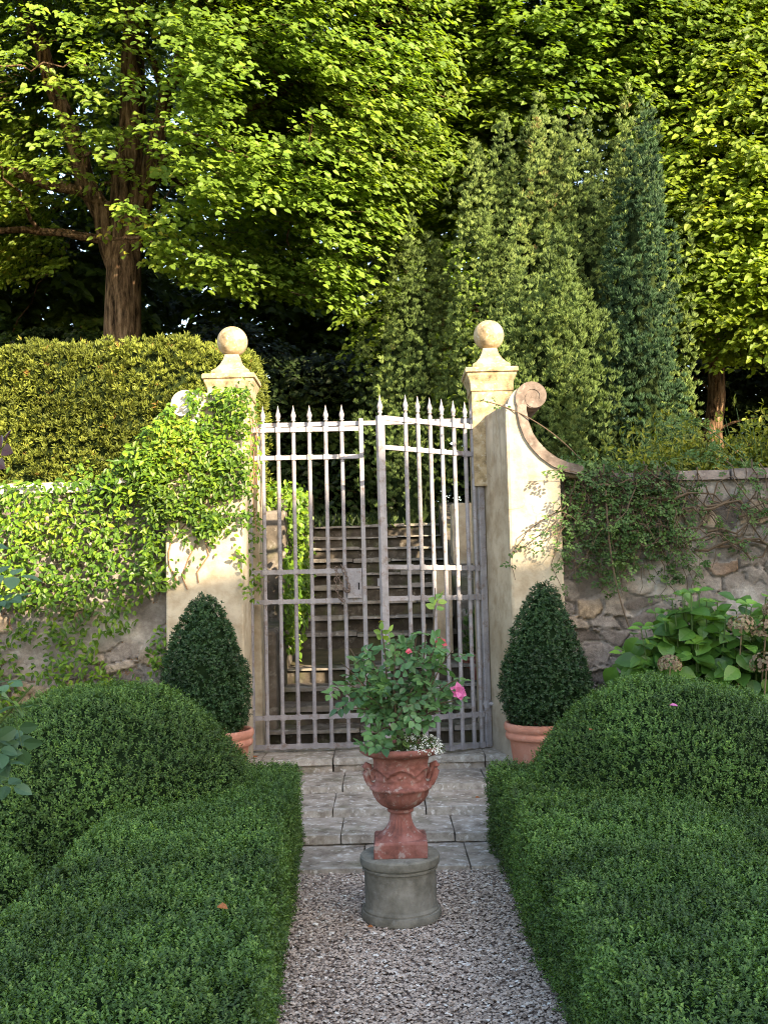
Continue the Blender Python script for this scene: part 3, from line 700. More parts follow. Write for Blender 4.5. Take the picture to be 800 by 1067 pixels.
# ------------------------------------------------------------------ pedestal, urn, rose
def pedestal():
    prof = [(0, 0), (.181, 0), (.187, .008), (.188, .03), (.183, .042), (.177, .044), (.177, .052), (.171, .060), (.168, .066), (.168, .222), (.170, .228), (.177, .231), (.178, .240), (.173, .243), (.173, .247), (.184, .250), (.188, .262), (.187, .284), (.181, .292), (.16, .297), (.0, .298)]
    G = Geo().lathe(prof, (.035, 4.79, 0), 64, mod=lambda r, z, a: r * (1 + .012 * (fbm(np.stack([np.cos(a) * 2, np.sin(a) * 2, z * 9], -1), 1.5, 3) - .5)))
    tag(G.build('pedestal', M_DRUM, loc=(.035, 4.79, 0), smooth=True, sharp=32), 'round grey stone drum pedestal standing on the gravel', 'pedestal')
pedestal()
UC = A([.038, 4.79, .296]); LEAN = .03
def urn():
    t = thing('urn', 'weathered terracotta urn with two handles on the round pedestal', 'urn', tuple(UC))
    # square plinth with flared top
    G = Geo(); prof = [(.124, 0), (.124, .062), (.12, .07), (.118, .074)]
    V = []; F = []
    for h, z in prof: V += [[UC[0] + x * h + z * LEAN, UC[1] + y * h, UC[2] + z] for x, y in ((-1, -1), (1, -1), (1, 1), (-1, 1))]
    for i in range(3): F += [[i * 4 + j, i * 4 + (j + 1) % 4, i * 4 + 4 + (j + 1) % 4, i * 4 + 4 + j] for j in range(4)]
    G.add(V, F + [[12, 13, 14, 15], [3, 2, 1, 0]]); bevel(G.build('plinth', M_TERRA, t), .005)
    def flute(k, amp, z0, z1):
        def f(r, z, a):
            on = np.clip((z - z0) / .01, 0, 1) * np.clip((z1 - z) / .01, 0, 1)
            return r * (1 + on * amp * (np.abs(np.cos(a * k / 2)) - .6))
        return f
    G = Geo().lathe([(.112, .072), (.108, .08), (.085, .095), (.066, .115), (.054, .14), (.049, .165), (.048, .182), (.05, .186), (.06, .19), (.062, .198), (.058, .205), (.05, .208)], UC, 96, mod=flute(22, .10, .085, .186), lean=LEAN)
    G.build('stem', M_TERRA, t, smooth=True)
    G = Geo().lathe([(.045, .204), (.064, .208), (.09, .222), (.112, .243), (.128, .27), (.136, .292), (.146, .298), (.148, .306), (.143, .313), (.13, .317)], UC, 112, mod=flute(30, .07, .206, .292), lean=LEAN)
    G.build('bowl', M_TERRA, t, smooth=True)
    def relief(r, z, a):
        sw = np.abs(np.sin(a * 3)); zc = .40 - .035 * (1 - sw)
        b = np.exp(-((z - zc) / .008) ** 2) * .012 + .010 * np.clip(fbm(np.stack([np.cos(a) * 3, np.sin(a) * 3, z * 22], -1), 2.2, 3) - .45, 0, 1) * 3 * np.clip((z - .33) / .02, 0, 1) * np.clip((.42 - z) / .02, 0, 1)
        return r + b
    zz = np.linspace(.316, .452, 44)
    G = Geo().lathe([(np.interp(q, [.316, .335, .40, .44, .452], [.128, .119, .124, .134, .142]), q) for q in zz], UC, 120, mod=relief, lean=LEAN)
    G.build('body', M_TERRA, t, smooth=True)
    G = Geo().lathe([(.14, .449), (.165, .455), (.185, .464), (.196, .474), (.199, .484), (.196, .493), (.186, .497), (.172, .495), (.162, .485), (.158, .46), (.0, .462)], UC, 64, lean=LEAN)
    G.build('rim', M_TERRA, t, smooth=True)
    for s in (-1, 1):
        pts = [UC + A([s * x + z * LEAN, -.02 * 0, z]) for x, z in ((.128, .312), (.146, .318), (.158, .345), (.168, .378), (.170, .396), (.162, .408), (.15, .402), (.143, .38), (.134, .352), (.126, .336))]
        G = Geo().tube(pts, [.013, .015, .016, .017, .016, .015, .014, .012, .011, .010], 10); G.build('handle', M_TERRA, t, smooth=True)
    G = Geo(); a = np.arange(24) * 2 * math.pi / 24
    V = [[UC[0] + .455 * LEAN + .16 * math.cos(q), UC[1] + .16 * math.sin(q), UC[2] + .478] for q in a]; G.add(V + [[UC[0] + .015, UC[1], UC[2] + .49]], [[24, j, (j + 1) % 24] for j in range(24)])
    G.build('soil', M_SOIL, t)
urn()
def pinnate(G, p, d, nrm, Lf, k=5, mi=0, r=.5, stem=None, kind='o'):
    """compound leaf: k leaflets on a stalk"""
    d = unit(d); s = unit(np.cross(nrm, d)); nrm = np.cross(d, s)
    st = Lf * 2.0
    P = [p + d * st]; D = [d]
    for j in range((k - 1) // 2):
        q = st * (.45 + .38 * j)
        for e in (-1, 1): P.append(p + d * q + s * e * Lf * .08); D.append(unit(d * .35 + s * e))
    P = A(P); D = A(D) + rv(len(P)) * .18
    n = len(P)
    leaves(G, P, D, unit(A([nrm] * n) + rv(n) * .3), Lf * R(.85, 1.15, n), Lf * .72 * R(.9, 1.1, n), np.clip(r + R(-.12, .12, n), 0, 1), mi, kind, .22, .15)
    if stem is not None: stem.tube([p, p + d * st], Lf * .02, 3, cap=False)
def flower(G, c, r, face, n1=5, mi=0, layers=2):
    face = unit(face); e1 = unit(np.cross(face, A([.3, .2, .9]))); e2 = np.cross(face, e1)
    for l in range(layers):
        a = np.arange(n1) * 2 * math.pi / n1 + l * .6
        D = e1 * np.cos(a)[:, None] + e2 * np.sin(a)[:, None] + face * (.25 + .6 * l)
        leaves(G, np.repeat(A([c]), n1, 0), D + rv(n1) * .15, np.repeat(face[None], n1, 0) - D * .2, r * (1 - .25 * l) * R(.85, 1.2, n1), r * .95 * (1 - .2 * l), rng.random(n1), mi, 'o', .3, .15)
def bez(p0, p1, bow, n=8):
    p0, p1 = A(p0, float), A(p1, float); m = (p0 + p1) / 2 + A(bow); t = np.linspace(0, 1, n)[:, None]
    return (1 - t) ** 2 * p0 + 2 * t * (1 - t) * m + t * t * p1
def rose():
    b = UC + A([.02, 0, .47])
    t = thing('rose_bush', 'bushy rose plant with pink blooms growing in the terracotta urn', 'rose', tuple(b))
    S = Geo(); L = Geo()
    tips = [(-.27, 4.78, 1.08), (-.22, 4.74, 1.16), (-.18, 4.84, 1.22), (-.09, 4.8, 1.2), (-.03, 4.78, 1.34), (.04, 4.75, 1.24), (.08, 4.85, 1.30), (.14, 4.76, 1.27), (.19, 4.82, 1.33), (.235, 4.78, 1.50),
            (.25, 4.74, 1.27), (.31, 4.8, 1.20), (.33, 4.75, 1.10), (.30, 4.7, 1.0), (.22, 4.68, 1.12), (.12, 4.66, 1.08), (.02, 4.66, 1.1), (-.1, 4.66, 1.04), (-.17, 4.68, .98), (.0, 4.9, 1.15), (.16, 4.92, 1.18), (.29, 4.88, 1.08), (-.15, 4.9, 1.1), (-.12, 4.62, .80), (-.05, 4.6, .86), (.26, 4.66, .95), (.1, 4.6, 1.0), (-.2, 4.72, 1.1)]
    fork = [b + A([-.07, 0, .12]), b + A([.0, .01, .15]), b + A([.09, .0, .14]), b + A([-.03, -.05, .1])]
    for f in fork: S.tube(bez(b + A([R(-.03, .03), R(-.02, .02), 0]), f, (.01, 0, .02), 5), [.011, .010, .009, .008, .0075], 6)
    for i, tp in enumerate(tips):
        tp = A(tp) + A([.0, 0, .03]) * (tp[2] > 1.1); f = min(fork, key=lambda q: np.linalg.norm((q - tp)[:2]))
        cane = bez(f, tp, (R(-.04, .04), R(-.03, .03), .05), 9)
        S.tube(cane, np.linspace(.006, .002, 9), 5)
        m = 6
        for k in range(m):
            q = .22 + .78 * (k + R(0, .8)) / m; p = cane[min(8, int(q * 8))] + R(-.008, .008, 3)
            d = unit(rv(1)[0] * .9 + A([0, -.25, -.05]) + (tp - f) * .4)
            hi = 1.0 if (i in (9, 4) and q > .75) else np.clip(R(.05, .75), 0, 1)
            pinnate(L, p, d, unit(A([0, -.5, .9]) + rv(1)[0] * .4), R(.036, .052), 5, 0, hi * (.95 if i in (9, 4) else .9), S, 'r')
    S.build('stem', M_TWIG, t, smooth=True); L.build('foliage', M_ROSE, t)
    for c, r, mt, face in (((.325, 4.70, 1.045), .042, M_PINK, (.35, -1, .1)), ((.25, 4.74, 1.27), .03, M_RED, (.1, -1, .4)), ((.10, 4.72, 1.235), .018, M_RED, (-.2, -.6, .8))):
        G = Geo(); flower(G, A(c), r, A(face), 6, 0, 2); G.build('bloom', mt, t)
    G = Geo(); flower(G, A((-.025, 4.78, 1.375)), .014, A((0, -.2, 1)), 5, 0, 2); G.build('bud', M_SHRUB, t)
rose()
def alyssum():
    c = A([.125, 4.70, .775])
    t = thing('alyssum', 'low mound of tiny white flowers spilling over the urn rim', 'flowers', tuple(c))
    L = Geo(); n = 900
    q = rv(n); q[:, 2] = np.abs(q[:, 2]); P = c + q * A([.125, .085, .075]) * R(.55, 1.05, (n, 1))
    leaves(L, P, unit(q + rv(n) * .8), unit(q + A([0, 0, .5]) + rv(n) * .5), R(.012, .022, n), R(.003, .006, n), R(.2, .9, n))
    L.build('foliage', M_VINE, t)
    F = Geo(); m = 90; q = rv(m); q[:, 2] = np.abs(q[:, 2]); q[:, 1] -= .3; C = c + unit(q) * A([.13, .09, .08])
    C = C[(C[:, 0] > .07) | (rng.random(m) < .25)]
    for p in C:
        k = 9; d = rv(k) * .009; leaves(F, p + d, rv(k), unit(A([0, -.6, .8]) + rv(k) * .4), .007, .006, rng.random(k))
    F.build('bloom', M_WHITE, t)['kind'] = 'stuff'
alyssum()

# ------------------------------------------------------------------ box hedges, domes, cones
def warpL(V):
    V = V.copy(); f = np.clip((V[:, 0] + 1.32) / .86, 0, 1)
    V[:, 0] += f * np.interp(V[:, 1], [1.5, 2.6, 3.5, 5.9], [.14, .12, .03, -.075]); V[:, 2] += .02 * np.sin(V[:, 1] * 3.1) + .012 * np.sin(V[:, 0] * 7)
    return V
def warpR(V):
    V = V.copy(); V[:, 2] += .018 * np.sin(V[:, 1] * 2.7 + 1) + .012 * np.sin(V[:, 0] * 6); V[:, 0] += .012 * np.sin(V[:, 1] * 4); return V
def hedges():
    s1 = rounded_box(-1.32, -.46, 1.3, 6.02, 0, .505, .04, .05, warpL, .013, 5)
    s2 = rounded_box(-3.0, -1.33, 5.65, 6.05, 0, .48, .06, .05, warpL, .02, 5)
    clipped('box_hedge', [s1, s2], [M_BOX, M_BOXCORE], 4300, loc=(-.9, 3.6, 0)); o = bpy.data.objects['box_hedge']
    tag(o, 'low clipped box hedge along the left edge of the gravel path', 'hedge', 'low box hedges along the path')
    s1 = rounded_box(.585, 1.42, 1.3, 6.0, 0, .505, .04, .05, warpR, .013, 5)
    s2 = rounded_box(1.43, 3.2, 5.6, 6.0, 0, .48, .06, .05, warpR, .02, 5)
    s3 = rounded_box(1.43, 2.6, 4.3, 4.75, 0, .46, .08, .05, warpR, .03, 5)
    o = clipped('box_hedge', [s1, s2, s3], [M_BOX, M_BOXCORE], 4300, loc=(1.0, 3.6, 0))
    tag(o, 'low clipped box hedge along the right edge of the gravel path', 'hedge', 'low box hedges along the path')
hedges()
def dome(c, r, label, seed):
    a = np.linspace(0, 2 * math.pi, 72, endpoint=False); e = np.linspace(0, math.pi / 2 * .985, 26)
    Aa, E = np.meshgrid(a, e, indexing='ij')
    ce = np.cos(E) ** .8; se = np.sin(E) ** .9
    V = np.stack([c[0] + r[0] * np.cos(Aa) * ce, c[1] + r[1] * np.sin(Aa) * ce, r[2] * se], -1)
    V = V + unit(V - A(c)) * ((fbm(V + seed, 2.2, 3) - .5) * .13)[..., None]
    F = grid_faces(72, 26, True)
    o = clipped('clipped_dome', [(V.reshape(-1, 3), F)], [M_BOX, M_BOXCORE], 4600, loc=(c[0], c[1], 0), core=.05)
    tag(o, label, 'topiary', 'domed box shrubs inside the hedges')
dome((-1.55, 5.55, 0), (.82, .78, 1.01), 'big rounded box shrub bulging behind the left hedge', 3)
dome((1.52, 5.42, 0), (.86, .80, 1.0), 'big rounded box shrub with a pink petal on it, behind the right hedge', 8)
dome((-1.72, 4.12, 0), (.36, .42, .50), 'small dark rounded box clump at the left edge, in front of the big left mound', 12)
def lathe_pot(G, c, s=1.0):
    prof = [(0, 0), (.165, 0), (.17, .01), (.215, .36), (.218, .365), (.235, .368), (.243, .38), (.243, .40), (.236, .41), (.233, .415), (.244, .425), (.25, .44), (.25, .462), (.243, .474), (.228, .476), (.218, .466), (.214, .43), (0, .43)]
    G.lathe([(r * s, z * s) for r, z in prof], c, 56)
def cone(cx, cy, zb, R0, ztop, label, plabel, pz, px, top):
    t = thing('terracotta_pot', plabel, 'pot', (px, cy, pz), 'terracotta pots with clipped cones')
    G = Geo(); lathe_pot(G, (px, cy, pz)); G.build('pot_body', M_POT, t, smooth=True)
    t['label'] = plabel
    t2 = thing('cone_topiary', label, 'topiary', (cx, cy, zb), 'clipped cone shrubs beside the gate')
    a = np.linspace(0, 2 * math.pi, 60, endpoint=False); q = np.linspace(0, 1, 40)
    prof = np.interp(q, [0, .05, .15, .3, .5, .7, .85, .95, 1], [.72, .92, 1.0, .97, top, top - .21, top - .42, (top - .42) * .6, .06])
    Aa, Q = np.meshgrid(a, q, indexing='ij'); Rr = R0 * np.repeat(prof[None], 60, 0)
    V = np.stack([cx + Rr * np.cos(Aa), cy + Rr * np.sin(Aa), zb + (ztop - zb) * Q], -1)
    rad = V - A([cx, cy, 0]); rad[..., 2] = 0
    V = V + unit(rad) * ((fbm(V, 4, 3) - .5) * .07)[..., None]
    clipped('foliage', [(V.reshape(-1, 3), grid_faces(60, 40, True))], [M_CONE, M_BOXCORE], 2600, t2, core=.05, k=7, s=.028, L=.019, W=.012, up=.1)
    Geo().tube([[cx, cy, pz + .4], [cx, cy, zb + .3]], .03, 8).build('trunk', M_BARK, t2)
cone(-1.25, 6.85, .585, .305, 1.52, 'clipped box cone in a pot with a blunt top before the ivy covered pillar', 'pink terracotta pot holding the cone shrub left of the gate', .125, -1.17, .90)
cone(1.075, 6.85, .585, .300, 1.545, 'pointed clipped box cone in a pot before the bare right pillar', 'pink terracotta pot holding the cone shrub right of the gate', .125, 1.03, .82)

# fallen petals and leaves
def fallen(name, p, s, mat, label, cat, group=None, n=1):
    G = Geo(); leaves(G, A([p]), unit(A([[R(-1, 1), R(-1, 1), .1]])), A([[R(-.2, .2), -.4, 1.]]), s, s * .6, [R()], 0, 'o', .35, .2)
    tag(G.build(name, mat, loc=p), label, cat, group)
fallen('fallen_petal', (1.37, 4.93, .93), .045, M_PINK, 'bright pink petal lying on the right domed shrub', 'petal')
fallen('fallen_leaf', (-1.01, 7.46, .305), .05, M_DRYLEAF, 'small orange leaf on the paving beside the left pot', 'leaf', 'fallen dry leaves')
fallen('fallen_leaf', (.55, 6.6, .155), .04, M_DRYLEAF, 'small orange leaf on the steps beside the right hedge', 'leaf', 'fallen dry leaves')
fallen('fallen_leaf', (-.56, 3.25, .545), .045, M_DRYLEAF, 'small reddish leaf lying on the left hedge top', 'leaf', 'fallen dry leaves')
fallen('fallen_leaf', (-.12, 4.62, .015), .03, M_DRYLEAF, 'small orange leaf on the gravel beside the pedestal', 'leaf', 'fallen dry leaves')
fallen('fallen_leaf', (.95, 4.8, .84), .035, M_DRYLEAF, 'small pale leaf on the side of the right domed shrub', 'leaf', 'fallen dry leaves')

# ------------------------------------------------------------------ ivy on the left wall and pillar
def ivy():
    t = thing('ivy', 'bright green ivy covering the left wall and pillar', 'ivy', (-2.0, 7.3, 0))
    L = Geo(); S = Geo()
    def patch(n, x0, x1, z0, z1, y, dens, th=.10, sz=(.045, .075)):
        x = R(x0, x1, n); z = R(z0, z1, n); d = dens(x, z); k = rng.random(n) < d; x, z, d = x[k], z[k], d[k]; m = len(x)
        P = np.stack([x, y - R(.01, th, m) * np.clip(d, .3, 1), z], 1)
        D = unit(np.stack([R(-.8, .8, m), R(-.5, -.05, m), R(-1., .25, m)], 1))
        N = unit(A([0, -.75, .6]) + rv(m) * .5)
        leaves(L, P, D, N, R(*sz, m), R(*sz, m) * .55, np.clip(.42 + .9 * (fbm(P, 2.2, 2) - .5) + R(-.42, .42, m), 0, 1), 0, 'o', .2, .18)
        return P
    def wall_d(x, z):
        p = np.stack([x, x * 0, z], -1); n = fbm(p, 2.6, 3)
        low = 1.50 + .13 * np.sin(x * 3.1) + .25 * (n - .5)
        top = 2.40 + .12 * np.clip((x + 2.2) / .7, 0, 1)
        d = np.clip((z - low) / .10, 0, 1) * np.clip((top - z) / .06, 0, 1)
        d = np.maximum(d * np.clip((n - .25) * 6, 0, 1), np.clip((fbm(p, 3.3, 2) - .44) * 4.5, 0, .75) * (z > .45) * np.clip(1.2 - np.abs(x + 2.2) * .12, 0, 1))
        return d
    P1 = patch(15000, -4.6, -1.56, .4, 2.52, 7.34, wall_d, .2, (.035, .062))
    def pil_d(x, z):
        p = np.stack([x, x * 0, z], -1); n = fbm(p, 3.2, 3)
        low = np.where(x < -1.2, 1.78 - .25 * np.clip((-1.35 - x) / .2, 0, 1), 1.92 - .45 * np.clip((x + 1.12) / .12, 0, 1)) + .35 * (n - .5)
        top = np.where(x < -1.4, 2.52 + (x + 1.75) * 1.0, 3.03 - .0 * x)
        return np.clip((z - low) / .12, 0, 1) * np.clip((top - z) / .05, 0, 1) * np.clip((n - .36) * 5.5 + .3 * (z > 2.2), 0.03, 1)
    P2 = patch(8000, -1.72, -.97, 1.4, 3.12, 7.19, pil_d, .11, (.03, .055))
    def bridge(x, z):   # sweep between wall top and pillar
        return np.clip((2.42 + (x + 1.98) * 1.0 + .06 - z) / .05, 0, 1) * np.clip((z - 2.2) / .1, 0, 1) * np.clip((fbm(np.stack([x, x * 0, z], -1), 3, 2) - .3) * 4, 0, 1)
    P3 = patch(2200, -2.1, -1.5, 2.2, 2.95, 7.2, bridge, .14, (.035, .06))
    # wisps round the hinge stile and on the cap
    P4 = patch(420, -1.06, -.93, 1.45, 3.0, 7.55, lambda x, z: np.clip(.8 - np.abs(z - 2.6) * .7 + .4 * (z < 1.7), 0, 1), .10, (.03, .05))
    P5 = patch(90, -1.2, -.98, 2.95, 3.2, 7.6, lambda x, z: np.clip((3.22 - z) * 4 * (x + 1.2) * 5, 0, 1), .05, (.03, .05))
    L.build('leaves', M_IVY, t)
    for k in range(60):
        x = R(-4.6, -1.3); y = 7.39 if x < -1.58 else 7.19; p = A([x, y, R(.3, 1.3) if x < -1.6 else R(1.5, 1.9)]); pts = [p]
        for j in range(12):
            p = p + A([R(-.09, .09), 0, R(.06, .14)]); p[0] = np.clip(p[0], x - .3, -1.59 if x < -1.58 else -1.03)
            if x >= -1.58: p[0] = max(p[0], -1.56)
            if p[2] > (2.28 if x < -1.58 else 2.85): break
            pts.append(p.copy())
        if len(pts) > 2: S.tube(A(pts), np.linspace(.005, .002, len(pts)), 5, mi=0)
    for k in range(40):
        p = A([R(-1.12, -.96), R(7.5, 7.7), R(2.3, 2.95)]); q = p + A([R(-.08, .06), R(-.06, .02), R(-.35, -.1)])
        S.tube(bez(p, q, (R(-.03, .03), -.03, 0), 5), .003, 4, mi=0)
    S.build('stems', M_DEADIVY, t)
ivy()

# ------------------------------------------------------------------ vine over the right wall
def vine():
    t = thing('wall_vine', 'thin straggling vine with small leaves hanging over the right wall', 'vine', (1.9, 7.35, 0))
    S = Geo(); L = Geo()
    def leafy(pts, dens, sz):
        pts = A(pts); n = max(1, int(dens)); i = rng.integers(0, len(pts), n); P = pts[i] + rng.normal(0, .02, (n, 3))
        for p in P:
            if rng.random() < .55: pinnate(L, p, unit(A([R(-1, 1), R(-.8, -.2), R(-.7, .4)])), unit(A([0, -.8, .6]) + rv(1)[0] * .5), R(*sz), 5, 0, R(.1, .9), None)
            else: leaves(L, A([p]), A([[R(-1, 1), -.4, R(-.8, .3)]]), unit(A([[0, -.8, .6]]) + rv(1) * .5), R(*sz) * 1.2, R(*sz) * .7, [R(.1, 1)], 0, 'o')
    for k in range(125):
        x = abs(rng.normal(0, .8)) + 1.32; x = min(x, 4.2); z = R(2.2, 2.42)
        p = A([x, 7.31, z]); pts = [p]; d = A([R(-.7, .7), 0, -1.]); ln = int(R(6, 15)); 
        if x > 2.3: ln = int(ln * .7)
        for j in range(ln):
            d = unit(d * .8 + A([R(-.6, .6), 0, R(-.6, .15)])); p = p + d * .065
            if p[0] < 1.3 and p[1] > 7.2: p[1] = 7.15
            p[1] = np.clip(p[1] + R(-.03, .03), 7.17 if p[0] > 1.3 else 7.1, 7.32) if p[0] > 1.3 else R(7.1, 7.17); pts.append(p.copy())
        S.tube(A(pts), np.linspace(.006, .002, len(pts)), 4)
        leafy(pts, ln * 1.5, (.018, .033))
    for k in range(16):   # woody, nearly horizontal branches
        x = R(1.4, 3.0); z = R(1.75, 2.25); pts = [A([x + .1 * j, 7.29 + R(-.03, .02), z + .02 * j * R(-1, 1.6)]) for j in range(int(R(6, 14)))]
        S.tube(A(pts), np.linspace(.011, .004, len(pts)), 5); leafy(pts, 5, (.02, .03))
    # long single shoots: one crossing the pillar's jamb, one down to the hydrangea
    a = bez((1.42, 7.12, 2.42), (.73, 7.25, 2.89), (.05, -.05, .12), 14); S.tube(a, .004, 5); leafy(a[10:], 7, (.02, .03)); leafy(a[:5], 9, (.02, .03))
    b = bez((1.62, 7.24, 2.2), (1.74, 7.2, 1.2), (-.08, -.03, -.1), 12); S.tube(b, .006, 5); leafy(b[:6], 6, (.02, .03))
    c = bez((1.45, 7.12, 2.3), (1.13, 7.1, 2.33), (0, -.05, .05), 8); S.tube(c, .003, 4); leafy(c, 12, (.025, .038))
    d = bez((1.4, 7.12, 1.95), (1.2, 7.1, 2.05), (0, -.05, .05), 8); S.tube(d, .003, 4); leafy(d, 6, (.022, .034))
    S.build('stems', M_TWIG, t); L.build('leaves', M_VINE, t)
vine()

# ------------------------------------------------------------------ hydrangea
def hydrangea():
    t = thing('hydrangea', 'broad leaved hydrangea with faded flower heads against the right wall', 'shrub', (2.2, 6.75, 0))
    S = Geo(); L = Geo()
    tips = []
    for k in range(80):
        x = R(1.58, 3.3); tz = np.interp(x, [1.55, 1.75, 2.0, 2.15, 2.4, 3.3], [1.22, 1.34, 1.48, 1.52, 1.44, 1.48]) * R(.66, 1.0)
        tips.append((x, R(6.45, 7.1), tz))
    tips += [(1.66, 6.55, 1.22), (1.83, 6.6, 1.27), (2.08, 6.65, 1.46), (2.2, 6.6, 1.32), (2.5, 6.6, 1.33), (2.0, 6.5, 1.12), (2.3, 6.5, 1.1)]
    for x, y, z in tips:
        base = A([x * .6 + .85, 6.8, .05]); tp = A([x, y, z]); c = bez(base, tp, (0, 0, .1), 8); S.tube(c, np.linspace(.008, .004, 8), 5)
        a0 = R(0, 6.28)
        for k in range(8):
            q = (1 - .10 * (k // 2)) * 7; i0 = min(6, int(q)); p = c[i0] + (c[i0 + 1] - c[i0]) * (q - i0)
            a = a0 + (k % 2) * math.pi + (k // 2) * 1.57 + R(-.3, .3); drop = .35 - .28 * (k // 2)
            d = unit(A([math.cos(a), math.sin(a), drop])); sz = R(.07, .095) if k < 2 else R(.11, .16)
            leaves(L, A([p]), d[None], unit(A([[0, -.5, .9]]) - d * .1 + rv(1) * .25), sz, sz * .8, [np.clip(R(.0, .75) + (.3 if k < 2 else 0), 0, 1)], 0, 'r', .18, .3)
    for cx, cz, rx, rz, m in ((2.35, .72, .75, .72, 330), (1.82, .70, .30, .58, 130), (2.9, .7, .5, .72, 150)):
        q = rv(m); q[:, 1] = -np.abs(q[:, 1]); P = A([cx, 6.8, cz]) + q * A([rx, .38, rz]) * R(.75, 1.03, (m, 1)); P = P[P[:, 2] > .3]; m = len(P); q = unit(P - A([cx, 6.8, cz]))
        D = unit(q * A([.8, .6, .1]) + rv(m) * .7 + A([0, -.25, -.35])); sz = R(.09, .155, m)
        leaves(L, P, D, unit(A([0, -.7, .75]) + rv(m) * .3), sz, sz * .78, np.clip(R(.05, .75, m) + .15 * (P[:, 2] > 1.1), 0, 1), 0, 'r', .15, .25)
    S.build('stem', M_GTWIG, t); L.build('foliage', M_HYD, t)
    for c, r in (((1.80, 6.42, 1.0), .075), ((2.27, 6.42, 1.24), .085), ((2.42, 6.42, 1.20), .09), ((2.40, 6.38, .99), .10), ((2.52, 6.4, 1.0), .09), ((2.47, 6.42, 1.33), .06)):
        G = Geo(); n = 130; q = rv(n); q = q[q[:, 2] > -.45]; n = len(q); P = A(c) + q * A([r, r, r * .8])
        leaves(G, P, unit(np.cross(q, rv(n))), q, .022, .02, np.clip(rng.normal(.45, .25, n), 0, 1), 0, 'o'); leaves(G, P, unit(np.cross(q, rv(n))), q, .022, .02, np.clip(rng.normal(.45, .25, n), 0, 1), 0, 'o')
        G.tube([[c[0], c[1], c[2] - r * .3], [c[0] + .02, c[1] + .2, c[2] - .45]], .005, 5)
        G.build('flower_head', M_HYDF, t)
hydrangea()

# ------------------------------------------------------------------ rose at the left edge, close to the camera
def near_rose():
    t = thing('shrub_rose', 'tall blue green rose stem leaning in at the left edge before the hedge', 'rose', (-1.42, 2.6, 0))
    S = Geo(); L = Geo()
    ends = [(-.80, 2.42, 1.33), (-.93, 2.4, 1.60), (-.88, 2.38, 1.2), (-1.0, 2.5, 1.75), (-.97, 2.35, 1.45), (-1.02, 2.38, 1.3), (-.95, 2.45, 1.12), (-1.0, 2.4, 1.05), (-.84, 2.4, 1.28), (-.88, 2.4, 1.4), (-.93, 2.4, 1.38), (-.96, 2.42, 1.54), (-.90, 2.44, 1.25), (-.98, 2.4, 1.22), (-.9, 2.36, 1.52), (-.93, 2.42, 1.22)]
    for e in ends:
        e = (e[0] - .055, e[1], e[2]); c = bez((-1.42 + R(-.03, .03), 2.6, .02), e, (-.05, 0, .35), 14); S.tube(c, np.linspace(.009, .003, 14), 6)
        for k in range(9):
            p = c[int(R(7.5, 13.9))] + R(-.01, .01, 3)
            pinnate(L, p, unit(A([R(-.4, 1), R(-.7, .3), R(-.45, .3)])), unit(A([0, -.55, .8]) + rv(1)[0] * .45), R(.036, .05), 5, 0, R(0, 1) ** 2.2, S, 'r')
    pinnate(L, A([-.95, 2.4, 1.84]), unit(A([.3, -.2, .5])), unit(A([0, -.6, .8])), .045, 5, 1, .3, S)
    S.tube(bez((-1.05, 2.5, 1.5), (-.95, 2.4, 1.84), (0, 0, .05), 8), .003, 5)
    S.build('stem', M_GTWIG, t); L.build('foliage', [M_ROSEB, leaf_mat('purple rose leaf', [(0, (.07, .025, .025)), (1, (.13, .06, .05))], .2, (1, .7, .7))], t)
near_rose()

